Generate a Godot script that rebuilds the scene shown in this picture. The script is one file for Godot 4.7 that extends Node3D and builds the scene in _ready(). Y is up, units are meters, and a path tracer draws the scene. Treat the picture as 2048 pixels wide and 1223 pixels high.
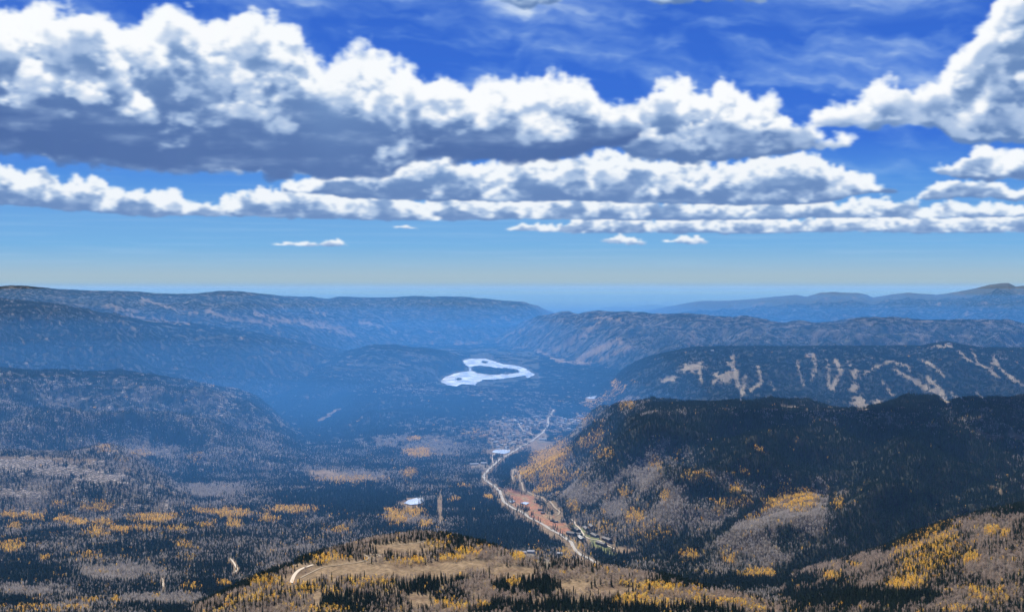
extends Node3D
# A mountain valley seen from a high summit: autumn forest, a lake, a highway, ski slopes and far blue ridges.
# Photo pixels (2048 x 1223) give directions; distances come from the valley floor (950 m below the eye) and from tree sizes.

const F := 2958.0          # focal length in photo pixels
const EYE := 950.0         # height of the eye above the valley floor, metres
const HOR := 575.0         # photo row of the eye level
const NA := 760            # terrain columns
const NR := 640            # terrain rows
const PXA := -270.0
const PXB := 2318.0
const Z0 := 2150.0
const Z1 := 140000.0

var DL := log(Z1 / Z0) / (NR - 1)
var DP := (PXB - PXA) / (NA - 1)
var hgt := PackedFloat32Array()
var ysc := PackedFloat32Array()
var vis := PackedByteArray()
var lab := PackedByteArray()
var gold := PackedFloat32Array()
var bare := PackedFloat32Array()
var open := PackedFloat32Array()
var okind := PackedByteArray()
var zrow := PackedFloat32Array()
var rng := RandomNumberGenerator.new()
var n_big := FastNoiseLite.new()
var n_mid := FastNoiseLite.new()
var n_fine := FastNoiseLite.new()
var n_stand := FastNoiseLite.new()
var n_speck := FastNoiseLite.new()
var counts := {}

class Buf:
	var a := PackedFloat32Array()
	var n := 0

# name, exponent of the front slope, relief in metres, share of bare aspen (-1..1), speckle of open ground, then [column, row, km to crest, km to front foot, km to back foot]
var LAND := [
	["distant_range", 0.9, 30.0, -0.6, 0.0, [[860, 592, 110, 95, 130], [1100, 588, 112, 95, 130], [1300, 588, 112, 95, 130], [1420, 587, 112, 95, 130], [1560, 590, 110, 95, 130], [1640, 594, 110, 95, 130]]],
	["distant_ridge", 0.8, 30.0, -0.6, 0.0, [[1040, 616, 60, 50, 70], [1078, 611, 58, 48, 68], [1108, 610.5, 58, 48, 68], [1129, 615, 58, 48, 68], [1156, 617, 58, 48, 68], [1200, 620, 60, 48, 68], [1260, 624, 60, 48, 68]]],
	["distant_ridge", 0.8, 30.0, -0.6, 0.0, [[1130, 610, 78, 66, 90], [1200, 604, 76, 66, 90], [1303, 600, 76, 66, 90], [1374, 595, 76, 66, 90], [1415, 595, 76, 66, 90], [1448, 600, 76, 66, 90], [1520, 606, 76, 66, 90]]],
	["distant_ridge", 0.8, 30.0, -0.6, 0.0, [[1170, 622, 48, 40, 56], [1201, 619, 47, 40, 56], [1229, 613, 47, 40, 56], [1262, 615, 47, 40, 56], [1300, 609, 47, 40, 56], [1345, 612, 47, 40, 56], [1400, 618, 47, 40, 56]]],
	["blue_mountains", 0.8, 120.0, -0.5, 0.03, [[1270, 628, 36, 30, 44], [1303, 621, 36, 29, 44], [1337, 614.5, 35, 27, 43], [1399, 603, 35, 25, 43], [1461, 602, 35, 24, 43], [1515, 598, 35, 23, 43], [1560, 593, 35, 23, 43], [1591, 590, 35, 23, 43], [1614, 594, 35, 23, 43], [1639, 586, 35, 23, 43], [1668, 584, 35, 23, 43], [1726, 587, 35, 23, 43], [1747, 595, 35, 23, 43], [1788, 588, 34, 22, 43], [1821, 586, 34, 22, 43], [1875, 590, 34, 22, 43], [1912, 585, 34, 22, 43], [1945, 578, 34, 22, 43], [1978, 570, 34, 22, 43], [2003, 566, 34, 22, 43], [2018, 566, 34, 22, 43], [2032, 573, 34, 22, 43], [2048, 571, 34, 22, 43], [2318, 580, 34, 22, 43]]],
	["mesa", 0.75, 110.0, -0.3, 0.06, [[-270, 578, 22, 16, 30], [0, 575, 22, 16, 30], [24, 573, 22, 16, 30], [52, 574, 22, 16, 30], [110, 580, 22.5, 16, 30], [165, 582.5, 23, 16, 30], [220, 584, 23, 16, 30], [275, 585, 24, 17, 31], [309, 588.7, 24, 17, 31], [350, 590, 24, 17, 32], [395, 589, 24, 17, 32], [440, 583, 25, 17, 32], [481, 585, 25, 18, 33], [522, 589, 26, 18, 33], [567, 594, 27, 19, 34], [618, 595, 28, 20, 35], [656, 600, 29, 21, 36], [677, 595, 29, 22, 36], [720, 596, 30, 23, 37], [772, 597, 30, 24, 37], [806, 595, 30, 24.4, 37], [837, 593, 30, 24.6, 37], [864, 595, 30, 25, 37], [892, 594, 30, 25, 37], [926, 595, 30, 25.2, 37], [961, 598.5, 30, 25.6, 37], [1005, 601, 31, 26, 38], [1047, 604.7, 31, 26.5, 38], [1077, 613, 32, 28, 38], [1112, 629, 33, 30, 38], [1140, 655, 34, 33, 38]]],
	["cliff_ridge", 0.8, 120.0, 0.0, 0.12, [[965, 697, 24.5, 23.3, 30], [988, 680, 26, 24.2, 31], [1012, 666, 26, 24, 31], [1036, 653, 25.5, 23.2, 31], [1071, 637, 25, 22, 30], [1108, 630, 24, 20.8, 29], [1129, 627, 23.4, 20, 29], [1156, 631, 22.5, 19.3, 28], [1184, 628, 22, 18.6, 28], [1218, 627, 21.5, 17.6, 27], [1253, 627, 21, 16.5, 27], [1300, 631, 20.5, 15.6, 26], [1324, 633, 20, 15.2, 26], [1378, 632, 19.5, 15, 25], [1432, 639, 19, 14.5, 25], [1465, 641, 18.5, 14.2, 24], [1498, 638, 18, 14, 24], [1531, 644, 18, 14, 24], [1569, 650, 17.5, 14, 23], [1598, 646, 17.5, 14, 23], [1627, 651, 17.2, 14, 23], [1684, 651, 17, 14, 22], [1718, 641, 17, 14, 22], [1751, 638, 17, 14, 22], [1800, 640, 17, 14, 22], [1863, 643, 17, 14, 22], [1945, 643, 17, 14, 22], [2007, 646, 17, 14, 22], [2048, 652, 17, 14, 22], [2318, 665, 17, 14, 22]]],
	["blue_hill", 0.8, 30.0, 0.1, 0.2, [[1600, 655, 21, 18, 24], [1640, 648, 21, 18, 24], [1690, 640, 21, 18, 24], [1735, 635.5, 21, 18, 24], [1790, 645, 21, 18, 24], [1840, 655, 21, 18, 24]]],
	["dark_mountainside", 0.85, 160.0, -0.35, 0.04, [[-270, 590, 13.6, 9.6, 18], [0, 603.5, 14, 10, 18], [48, 605, 14, 10, 18], [103, 611, 14.2, 10, 18], [155, 620, 14.4, 10.2, 18], [206, 630, 14.8, 10.4, 18], [300, 646, 15.4, 10.8, 19], [400, 658, 16, 11.4, 20], [500, 672, 17, 12.2, 20], [600, 690, 18, 13.4, 21], [680, 708, 18.5, 15.5, 21], [760, 722, 19, 17.5, 21]]],
	["lakeside_hill", 0.7, 60.0, -0.5, 0.03, [[520, 812, 11.9, 10.5, 15], [560, 795, 12.7, 11, 16], [600, 770, 13.6, 11.6, 18], [640, 738, 15, 12.4, 19], [690, 712, 16.2, 13.4, 20], [745, 698, 16.8, 14, 20.5], [790, 697.5, 17, 14.4, 20.5], [850, 704, 17.2, 15, 20.5], [900, 712, 17.6, 15.8, 20.5], [940, 722, 18.6, 17.9, 20.5]]],
	["ski_hill", 0.85, 50.0, -0.55, 0.0, [[1195, 800, 12.3, 11.7, 14], [1225, 772, 13, 11.3, 15], [1245, 745, 13.2, 11, 15], [1270, 728, 13, 10.8, 15], [1299, 716, 13, 10.5, 15], [1332, 708, 12.8, 10.3, 15], [1386, 697, 12.6, 10.2, 15], [1448, 696.5, 12.5, 10, 15], [1531, 696.5, 12.4, 10, 14.5], [1614, 697, 12.4, 10, 14.5], [1697, 697, 12.3, 9.9, 14.5], [1780, 695, 12.3, 9.9, 14.5], [1846, 695, 12.3, 9.9, 14.5], [1879, 688, 12.2, 9.9, 14.5], [1900, 687, 12.2, 9.8, 14.5], [1929, 694, 12.2, 9.8, 14.5], [1966, 699, 12.2, 9.8, 14.5], [2048, 699, 12.2, 9.8, 14.5], [2318, 705, 12.2, 9.8, 14.5]]],
	["canyon_bench", 0.55, 75.0, -0.1, 0.05, [[600, 905, 8.6, 8.1, 10], [640, 850, 10.3, 8.2, 12], [680, 815, 11.4, 8.4, 13.4], [740, 788, 12, 8.5, 14], [800, 776, 12.6, 8.6, 14.4], [880, 783, 12.4, 8.8, 14.2], [980, 792, 12, 9, 14], [1060, 803, 11.8, 9.6, 13], [1120, 815, 11.6, 10.5, 13]]],
	["rocky_hill", 0.8, 115.0, 0.0, 0.26, [[-270, 738, 9.4, 7.2, 12], [0, 742.6, 9.5, 7.4, 12], [27, 743, 9.5, 7.4, 12], [69, 747, 9.5, 7.4, 12], [120, 747, 9.6, 7.5, 12], [172, 757, 9.6, 7.5, 12], [240, 755, 9.7, 7.5, 12], [309, 757, 9.8, 7.5, 12], [378, 765.6, 9.8, 7.5, 12], [429, 776, 9.8, 7.5, 12], [481, 793, 9.8, 7.6, 12], [515, 815, 9.6, 7.6, 12], [550, 850, 9.2, 7.6, 11], [584, 884, 8.7, 7.6, 10], [618, 918, 8.1, 7.6, 9]]],
	["rocky_knoll", 0.7, 16.0, 0.2, 0.3, [[-270, 908, 6.9, 6.1, 8], [0, 911, 7, 6.2, 8], [68, 913, 7, 6.2, 8], [137, 915, 7, 6.2, 8], [165, 908, 7.1, 6.2, 8], [205, 897, 7.2, 6.2, 8], [250, 904, 7.2, 6.2, 8], [290, 935, 7, 6.2, 8], [325, 970, 6.7, 6.2, 7.6], [359, 997, 6.5, 6.2, 7], [383, 1010, 6.35, 6.2, 6.6]]],
	["wooded_mountain", 0.85, 95.0, 0.12, 0.0, [[1000, 996, 6.6, 6.4, 6.9], [1040, 966, 7.0, 6.5, 7.6], [1080, 938, 7.4, 6.4, 8.2], [1130, 900, 7.9, 6.1, 9], [1160, 868, 8.1, 5.9, 9.4], [1180, 848, 8.2, 5.8, 9.5], [1200, 830, 8.2, 5.6, 9.5], [1225, 818, 8, 5.5, 9.5], [1262, 812, 7.8, 5.4, 9.5], [1324, 811, 7.6, 5.2, 9.5], [1407, 813, 7.5, 5.1, 9.5], [1490, 820, 7.5, 5.0, 9.5], [1573, 823, 7.5, 4.95, 9.5], [1655, 827, 7.5, 4.9, 9.5], [1738, 825, 7.5, 4.8, 9.5], [1821, 819, 7.5, 4.8, 9.5], [1883, 812, 7.5, 4.7, 9.5], [1945, 810, 7.5, 4.6, 9.5], [2007, 812, 7.5, 4.6, 9.5], [2048, 814, 7.5, 4.6, 9.5], [2318, 825, 7.5, 4.6, 9.5]]],
	["aspen_hill", 0.6, 14.0, 0.25, 0.0, [[1560, 1180, 4.65, 3.4, 5], [1655, 1152, 4.5, 2.9, 5], [1718, 1131, 4.3, 2.7, 5], [1780, 1113, 4.25, 2.6, 5], [1821, 1089, 4.2, 2.5, 5], [1904, 1056, 4.2, 2.4, 5], [1987, 1031, 4.2, 2.4, 5], [2048, 1021, 4.2, 2.4, 5], [2318, 985, 4.2, 2.4, 5.2]]],
	["foreground_hill", 0.16, 10.0, 0.5, 0.0, [[380, 1250, 3.35, 2.2, 4.1], [424, 1227, 3.4, 2.0, 4.2], [478, 1199, 3.45, 1.9, 4.3], [540, 1169, 3.6, 1.8, 4.5], [600, 1137, 3.7, 1.7, 4.5], [685, 1109, 3.8, 1.7, 4.6], [754, 1091, 3.9, 1.7, 4.7], [839, 1080, 3.95, 1.7, 4.7], [884, 1085, 3.9, 1.7, 4.7], [942, 1097, 3.75, 1.7, 4.6], [1000, 1114, 3.6, 1.7, 4.4], [1060, 1128, 3.5, 1.7, 4.2], [1120, 1139, 3.4, 1.7, 4.1], [1190, 1149, 3.3, 1.7, 4], [1250, 1162, 3.25, 1.7, 4], [1300, 1169, 3.2, 1.7, 4], [1400, 1190, 3.1, 1.8, 3.8], [1500, 1216, 3.0, 1.9, 3.7], [1580, 1240, 2.95, 2.0, 3.6]]],
]

func _ready() -> void:
	rng.seed = 7
	camera_and_light()
	setup_noise()
	make_heights()
	waters_flatten()
	visibility()
	cover()
	roads_prepare()
	open_lots()
	terrain_meshes()
	haze_banks()
	waters()
	roads()
	forests()
	buildings()
	shading_cloud()

# ---------------------------------------------------------------- camera, sun, sky, air
func camera_and_light() -> void:
	var cam := Camera3D.new()
	cam.name = "camera"
	cam.fov = rad_to_deg(2.0 * atan(611.5 / F))
	cam.near = 10.0
	cam.far = 400000.0
	cam.position = Vector3(0, EYE, 0)
	cam.rotation.x = -atan((611.5 - HOR) / F)
	add_child(cam)
	cam.current = true
	var sun := DirectionalLight3D.new()
	sun.name = "sun"
	sun.light_energy = 1.6
	sun.light_color = Color(1.0, 0.95, 0.86)
	sun.light_angular_distance = 0.5
	sun.shadow_enabled = true
	sun.rotation = Vector3(deg_to_rad(-40.0), deg_to_rad(180.0 + 14.0), 0)   # high in front of the camera, to the left
	add_child(sun)
	var e := Environment.new()
	e.background_mode = Environment.BG_SKY
	e.tonemap_mode = Environment.TONE_MAPPER_LINEAR
	e.tonemap_exposure = 3.0
	e.background_energy_multiplier = 0.335
	e.sdfgi_enabled = true
	e.ssao_enabled = true
	e.ssil_enabled = true
	e.fog_enabled = true
	e.fog_density = 0.0000035
	e.fog_light_color = Color(0.27, 0.49, 0.95).linear_to_srgb()
	e.volumetric_fog_enabled = true
	e.volumetric_fog_density = 0.0
	var sky := Sky.new()
	var pan := PanoramaSkyMaterial.new()
	pan.panorama = ImageTexture.create_from_image(sky_image())
	sky.sky_material = pan
	e.sky = sky
	var we := WorldEnvironment.new()
	we.name = "air"
	we.environment = e
	add_child(we)

# Clouds: [roughness of the top in px, of the base, size of the puffs in px, darkness of the base, top line, base line]; columns and rows of the photograph turned into angles.
var CLOUDS := [
	[7, 3, 30, 0.6, [[1010, 458], [1060, 447], [1110, 452], [1150, 438], [1220, 432], [1300, 436], [1400, 438], [1500, 434], [1600, 436], [1700, 435], [1800, 434], [1900, 440], [2048, 436], [2400, 440]], [[1010, 461], [1150, 467], [1300, 467], [1500, 469], [1700, 467], [1900, 472], [2048, 470], [2400, 470]]],
	[12, 3, 40, 0.75, [[780, 415], [840, 398], [900, 388], [1000, 392], [1100, 398], [1180, 392], [1250, 400], [1400, 404], [1500, 396], [1600, 402], [1700, 403], [1800, 406], [1900, 412], [2048, 414], [2400, 414]], [[780, 438], [900, 441], [1000, 441], [1100, 439], [1250, 441], [1400, 442], [1500, 441], [1700, 441], [1900, 443], [2048, 442], [2400, 442]]],
	[14, 4, 46, 0.75, [[415, 422], [440, 400], [470, 386], [540, 374], [600, 378], [650, 386], [690, 390], [740, 384], [800, 394], [840, 410], [890, 432]], [[415, 430], [520, 438], [620, 440], [750, 442], [890, 441]]],
	[15, 4, 48, 0.75, [[-700, 350], [-300, 335], [0, 343], [50, 356], [140, 362], [220, 376], [300, 387], [380, 392], [430, 412], [480, 434]], [[-700, 420], [0, 418], [100, 426], [200, 432], [300, 438], [400, 436], [480, 438]]],
	[16, 4, 54, 0.85, [[560, 372], [640, 352], [720, 330], [780, 318], [900, 310], [1000, 318], [1100, 310], [1200, 300], [1260, 302], [1330, 322], [1450, 328], [1550, 318], [1650, 325], [1700, 346], [1750, 368], [1800, 386]], [[560, 386], [800, 402], [1000, 404], [1200, 406], [1400, 410], [1500, 413], [1600, 414], [1700, 398], [1800, 390]]],
	[14, 5, 44, 0.7, [[1830, 402], [1870, 374], [1930, 366], [2000, 378], [2048, 380], [2300, 375], [2600, 380]], [[1830, 405], [1950, 406], [2048, 412], [2600, 410]]],
	[16, 8, 50, 0.6, [[1868, 352], [1930, 319], [1980, 311], [2048, 315], [2300, 318], [2600, 330]], [[1868, 356], [1950, 370], [2048, 376], [2600, 372]]],
	[34, 12, 84, 0.12, [[1540, 268], [1590, 252], [1640, 232], [1680, 210], [1720, 186], [1760, 162], [1800, 160], [1830, 168], [1860, 158], [1900, 138], [1930, 105], [1960, 66], [1985, 26], [2005, 4], [2048, -20], [2200, -40], [2600, 40], [3000, 160]], [[1540, 280], [1620, 276], [1680, 264], [1750, 262], [1820, 256], [1870, 266], [1905, 300], [1940, 306], [2000, 308], [2048, 310], [2600, 320], [3000, 330]]],
	[34, 10, 74, 0.5, [[1180, 200], [1240, 208], [1290, 196], [1320, 166], [1350, 156], [1390, 164], [1440, 174], [1480, 174], [1530, 188], [1550, 204], [1570, 232], [1600, 250], [1650, 264], [1700, 292]], [[1180, 250], [1240, 308], [1300, 324], [1400, 332], [1500, 325], [1600, 310], [1650, 306], [1700, 298]]],
	[22, 16, 70, 0.8, [[-1200, 240], [-300, 240], [0, 238], [200, 262], [400, 290], [600, 318], [760, 338], [860, 345]], [[-1200, 336], [0, 330], [150, 338], [300, 350], [430, 356], [600, 362], [780, 362], [860, 352]]],
	[40, 16, 92, 1.0, [[-1200, 120], [-700, 80], [-300, 40], [0, 22], [40, 38], [110, 32], [200, 42], [250, 50], [290, 26], [330, 24], [390, 36], [440, 50], [490, 22], [540, 24], [580, 52], [620, 80], [650, 112], [700, 104], [740, 100], [790, 108], [830, 122], [870, 134], [940, 145], [1010, 142], [1040, 154], [1100, 160], [1130, 148], [1180, 156], [1210, 190], [1250, 215], [1300, 250]], [[-1200, 330], [0, 322], [150, 332], [300, 346], [430, 352], [600, 359], [780, 359], [830, 335], [900, 331], [1050, 326], [1150, 316], [1240, 292], [1300, 256]]],
	[5, 3, 22, 0.3, [[535, 488], [580, 486], [640, 485], [655, 480], [675, 478], [693, 489]], [[535, 491], [640, 493], [693, 493]]],
	[5, 3, 22, 0.3, [[1200, 481], [1230, 474], [1270, 473], [1292, 484]], [[1200, 484], [1240, 490], [1292, 489]]],
	[5, 3, 22, 0.3, [[1330, 482], [1370, 472], [1395, 471], [1418, 485]], [[1330, 485], [1370, 488], [1418, 488]]],
	[4, 3, 16, 0.1, [[786, 454], [810, 451], [838, 456]], [[786, 456], [838, 459]]],
	[24, 9, 60, 0.25, [[985, -60], [1060, -80], [1130, -40]], [[985, 4], [1060, 18], [1130, 6]]],
	[26, 10, 70, 0.3, [[1270, -40], [1400, -120], [1560, -60]], [[1270, 6], [1330, 18], [1440, 16], [1530, 12], [1560, -20]]],
]

func sky_gradient(y: float) -> Vector3:
	var stops := [[-2000, 40, 84, 178], [0, 52, 103, 205], [150, 56, 110, 212], [280, 60, 116, 216], [360, 84, 146, 224], [440, 112, 170, 226], [490, 120, 178, 226], [525, 147, 187, 217], [552, 164, 189, 203], [575, 158, 185, 196], [700, 154, 182, 196]]
	for k in stops.size() - 1:
		if y < stops[k + 1][0] or k == stops.size() - 2:
			var t := clampf((y - stops[k][0]) / (stops[k + 1][0] - stops[k][0]), 0.0, 1.0)
			return Vector3(lerpf(stops[k][1], stops[k + 1][1], t), lerpf(stops[k][2], stops[k + 1][2], t), lerpf(stops[k][3], stops[k + 1][3], t)) / 255.0
	return Vector3.ZERO

func interp(pts: Array, x: float) -> float:
	if x <= pts[0][0]:
		return pts[0][1]
	for k in pts.size() - 1:
		if x < pts[k + 1][0]:
			return lerpf(pts[k][1], pts[k + 1][1], (x - pts[k][0]) / (pts[k + 1][0] - pts[k][0]))
	return pts[-1][1]

# Sky between two azimuths and elevations in degrees (rows run downwards).
func sky_part(az0: float, az1: float, el0: float, el1: float, w: int, h: int) -> Image:
	var px := F * PI / 180.0                        # photo pixels in a degree
	var puff := FastNoiseLite.new()
	puff.noise_type = FastNoiseLite.TYPE_SIMPLEX_SMOOTH
	puff.fractal_type = FastNoiseLite.FRACTAL_RIDGED
	puff.fractal_octaves = 6
	puff.fractal_gain = 0.56
	puff.frequency = 1.0
	puff.seed = 5
	var soft: FastNoiseLite = puff.duplicate()
	soft.fractal_octaves = 2
	var wisp := FastNoiseLite.new()
	wisp.noise_type = FastNoiseLite.TYPE_SIMPLEX_SMOOTH
	wisp.fractal_type = FastNoiseLite.FRACTAL_FBM
	wisp.fractal_octaves = 6
	wisp.fractal_gain = 0.55
	wisp.frequency = 1.0
	wisp.seed = 9
	var r := PackedFloat32Array()
	r.resize(w * h * 3)
	var dyp := (el1 - el0) / h * px                 # photo pixels a row
	for j in h:
		var b := HOR - (el1 - (j + 0.5) / h * (el1 - el0)) * px
		var g := sky_gradient(b)
		for i in w:
			var a := 1024.0 + (az0 + (i + 0.5) / w * (az1 - az0)) * px
			# thin high cloud in streaks
			var q := wisp.get_noise_2d(a / 300.0, b / 240.0 + 11.0)
			var s := wisp.get_noise_2d(a / 560.0 + b / 900.0 + q * 0.15, b / 210.0 - a / 1300.0 + q * 0.25)
			var s2 := wisp.get_noise_2d(a / 260.0 + b / 190.0 + q * 0.3, b / 52.0 - a / 380.0 + q * 0.5)
			var veil := (clampf(s * 1.3 + 0.16, 0.0, 1.0) * (0.6 + 0.7 * s2) + clampf(s2 - 0.1, 0.0, 1.0) * 0.35) * 0.85 * smoothstep(430.0, 240.0, b)
			veil += clampf(wisp.get_noise_2d(a / 500.0, b / 12.0 + 70.0) * 1.2, 0.0, 1.0) * 0.16 * smoothstep(300.0, 420.0, b) * smoothstep(560.0, 500.0, b)
			if b > -700.0:
				veil += 0.55 * clampf(1.0 - sqrt(((a - 1690.0) / 330.0) ** 2 + ((b - 5.0) / 70.0) ** 2), 0.0, 1.0) * (0.75 + s2)
			var c := g.lerp(Vector3(0.86, 0.91, 0.97), clampf(veil, 0.0, 0.9))
			var o := (j * w + i) * 3
			r[o] = c.x
			r[o + 1] = c.y
			r[o + 2] = c.z
	# heaps of cloud high above the frame and all round
	var layers := CLOUDS.duplicate()
	for cl in layers:
		var wide: bool = cl[4][0][0] <= -600 or cl[4][-1][0] >= 2400
		var size: float = cl[2]
		var rt: float = cl[0]
		var rb: float = cl[1]
		var dark: float = cl[3]
		var top := []
		var base := []
		for p in cl[4]:
			top.append([1024.0 + rad_to_deg(atan((p[0] - 1024.0) / F)) * px, HOR - rad_to_deg(atan((HOR - p[1]) / F)) * px])
		for p in cl[5]:
			base.append([1024.0 + rad_to_deg(atan((p[0] - 1024.0) / F)) * px, HOR - rad_to_deg(atan((HOR - p[1]) / F)) * px])
		var tops := PackedFloat32Array()
		var bases := PackedFloat32Array()
		var ends := PackedFloat32Array()
		tops.resize(w)
		bases.resize(w)
		ends.resize(w)
		var dxp := (az1 - az0) / w * px
		for i in w:
			var a := 1024.0 + (az0 + (i + 0.5) / w * (az1 - az0)) * px
			var ty := interp(top, a)
			var by := interp(base, a)
			var end := 1.0                                            # clouds thin out past their ends
			if not (wide and top[0][0] < -300.0):
				end = minf(end, (a - top[0][0]) / (size * 0.6))
			if not (wide and top[-1][0] > 2300.0):
				end = minf(end, (top[-1][0] - a) / (size * 0.6))
			if a < -200.0 or a > 2250.0:
				end = minf(end, 0.6 + 3.0 * wisp.get_noise_2d(a / 900.0, ty * 3.0))
			var thick := maxf(by - ty, 4.0)
			tops[i] = ty + minf(thick * 0.8, size * 0.5) * wisp.get_noise_2d(a / size * 0.7 + size * 3.0, size) - minf(thick * 0.1, 5.0)
			bases[i] = by + rb * 1.0 * wisp.get_noise_2d(a / size * 0.35, size + 50.0)
			ends[i] = end
		var S := size * 0.62                                          # half the depth of the heap
		var steps := 13
		var ds := 2.0 * S / steps
		var sig := 15.0 / size
		var far := 0.0
		for i in w:
			if ends[i] < -0.6:
				continue
			var a := 1024.0 + (az0 + (i + 0.5) / w * (az1 - az0)) * px
			var ty := tops[i]
			var by := bases[i]
			var end := ends[i]
			var j0 := maxi(0, int((ty - rt * 1.3 - (HOR - el1 * px)) / dyp))
			var j1 := mini(h - 1, int((by + rb * 1.3 - (HOR - el1 * px)) / dyp) + 1)
			far = smoothstep(300.0, 470.0, by)
			for j in range(j0, j1 + 1):
				var b := HOR - (el1 - (j + 0.5) / h * (el1 - el0)) * px
				var e := minf(minf((b - ty) / rt, (by - b) / rb), end * 1.6)
				if e < -1.0:
					continue
				e = minf(e, 1.3) + 0.42 * wisp.get_noise_2d(a / size * 2.4, b / size * 2.8)
				var rel := clampf((b - ty) / maxf(by - ty, 1.0), 0.0, 1.0)
				var T := 1.0
				var sun := 0.0
				var weight := 0.0
				for k in steps:
					var z := -S + (k + 0.5) * ds
					var q := z / S
					var lim := e + 0.15 - q * q * 1.25
					if lim < -0.95:
						continue
					var d := lim - 1.25 * puff.get_noise_3d(a / size * 0.62, b / size * 0.8, z / size * 0.8 + size)
					if d <= 0.0:
						continue
					d = minf(d, 1.0)
					# how much cloud lies between here and the sun, up and behind
					var tau := 0.0
					var run := 0.0
					for m in 4:
						var step: float = size * [0.08, 0.2, 0.42, 0.9][m]
						run += step
						var z2 := z - run * 0.12
						var q2 := z2 / S
						if q2 * q2 > 2.2:
							break
						var b2 := b - run * 0.93
						var i2 := clampi(i - int(run * 0.22 / dxp), 0, w - 1)
						var l2 := minf(minf(minf((b2 - tops[i2]) / rt, (bases[i2] - b2) / rb), ends[i2] * 1.6), 1.3) + 0.15 - q2 * q2 * 1.25
						if l2 < -0.95:
							continue
						var d2 := l2 - 1.25 * soft.get_noise_3d((a - run * 0.22) / size * 0.62, b2 / size * 0.8, z2 / size * 0.8 + size)
						if d2 > 0.0:
							tau += minf(d2, 1.0) * step * sig * 0.40
					var t := exp(-d * ds * sig)
					var got := T * (1.0 - t)
					sun += got * (0.66 * exp(-tau) + 0.34 * exp(-tau * 0.28))
					weight += got
					T *= t
					if T < 0.03:
						break
				if weight < 0.01:
					continue
				var alpha := 1.0 - T
				if alpha > 0.95:
					alpha = 1.0
				sun /= weight
				var lit := clampf((sun - 0.10) * 1.5 + (1.0 - alpha) * 0.25, 0.0, 1.0)
				var coarse := wisp.get_noise_2d(a / size * 0.45, b / size * 0.7 + size * 2.0)
				lit *= 1.0 - (0.45 + 0.5 * dark) * smoothstep(0.30 + 0.12 * far, 0.80 + 0.1 * far, rel + (0.62 + 0.5 * far) * coarse)
				lit = clampf(lit + wisp.get_noise_2d(a / size * 0.4 + 77.0, b / size * 1.9) * 0.26 * (1.0 - lit) * smoothstep(0.3, 0.7, rel) + maxf(0.0, wisp.get_noise_2d(a / size * 1.3 + 9.0, b / size * 2.4)) * 0.12 * (1.0 - lit), 0.0, 1.0)
				var low := Vector3(0.42, 0.55, 0.745).lerp(Vector3(0.305, 0.425, 0.645), dark * smoothstep(0.25, 0.9, rel)).lerp(Vector3(0.44, 0.575, 0.775), far * 0.7)
				var mid := Vector3(0.66, 0.75, 0.88)
				var c := low.lerp(mid, smoothstep(0.0, 0.42, lit)).lerp(Vector3(0.985, 0.992, 1.0), smoothstep(0.34, 1.0, lit))
				c = c.lerp(Vector3(0.66, 0.78, 0.90), far * 0.14)
				var o := (j * w + i) * 3
				r[o] = lerpf(r[o], c.x, alpha)
				r[o + 1] = lerpf(r[o + 1], c.y, alpha)
				r[o + 2] = lerpf(r[o + 2], c.z, alpha)
	# scattered cloud overhead, above the frame, on a level 2.5 km up
	for j in h:
		var el := el1 - (j + 0.5) / h * (el1 - el0)
		if el < 12.5:
			continue
		for i in w:
			var az := deg_to_rad(az0 + (i + 0.5) / w * (az1 - az0))
			var q := 1.0 / tan(deg_to_rad(minf(el, 89.0)))
			var x := sin(az) * q * 1.4
			var z := cos(az) * q * 1.4
			var n := wisp.get_noise_2d(x * 1.1, z * 1.1) * 1.5 + wisp.get_noise_2d(x * 4.0, z * 4.0) * 0.3
			var alpha := smoothstep(0.10, 0.5, n) * smoothstep(12.5, 17.0, el)
			if alpha > 0.0:
				var lit := clampf(1.25 - n * 0.9, 0.2, 1.0)
				var c := Vector3(0.46, 0.54, 0.69).lerp(Vector3(0.98, 0.985, 1.0), lit)
				var o := (j * w + i) * 3
				r[o] = lerpf(r[o], c.x, alpha)
				r[o + 1] = lerpf(r[o + 1], c.y, alpha)
				r[o + 2] = lerpf(r[o + 2], c.z, alpha)
	var bytes := PackedByteArray()
	bytes.resize(w * h * 3)
	for k in r.size():
		bytes[k] = int(clampf(r[k], 0.0, 1.0) * 255.0 + 0.5)
	return Image.create_from_data(w, h, false, Image.FORMAT_RGB8, bytes)

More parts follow.
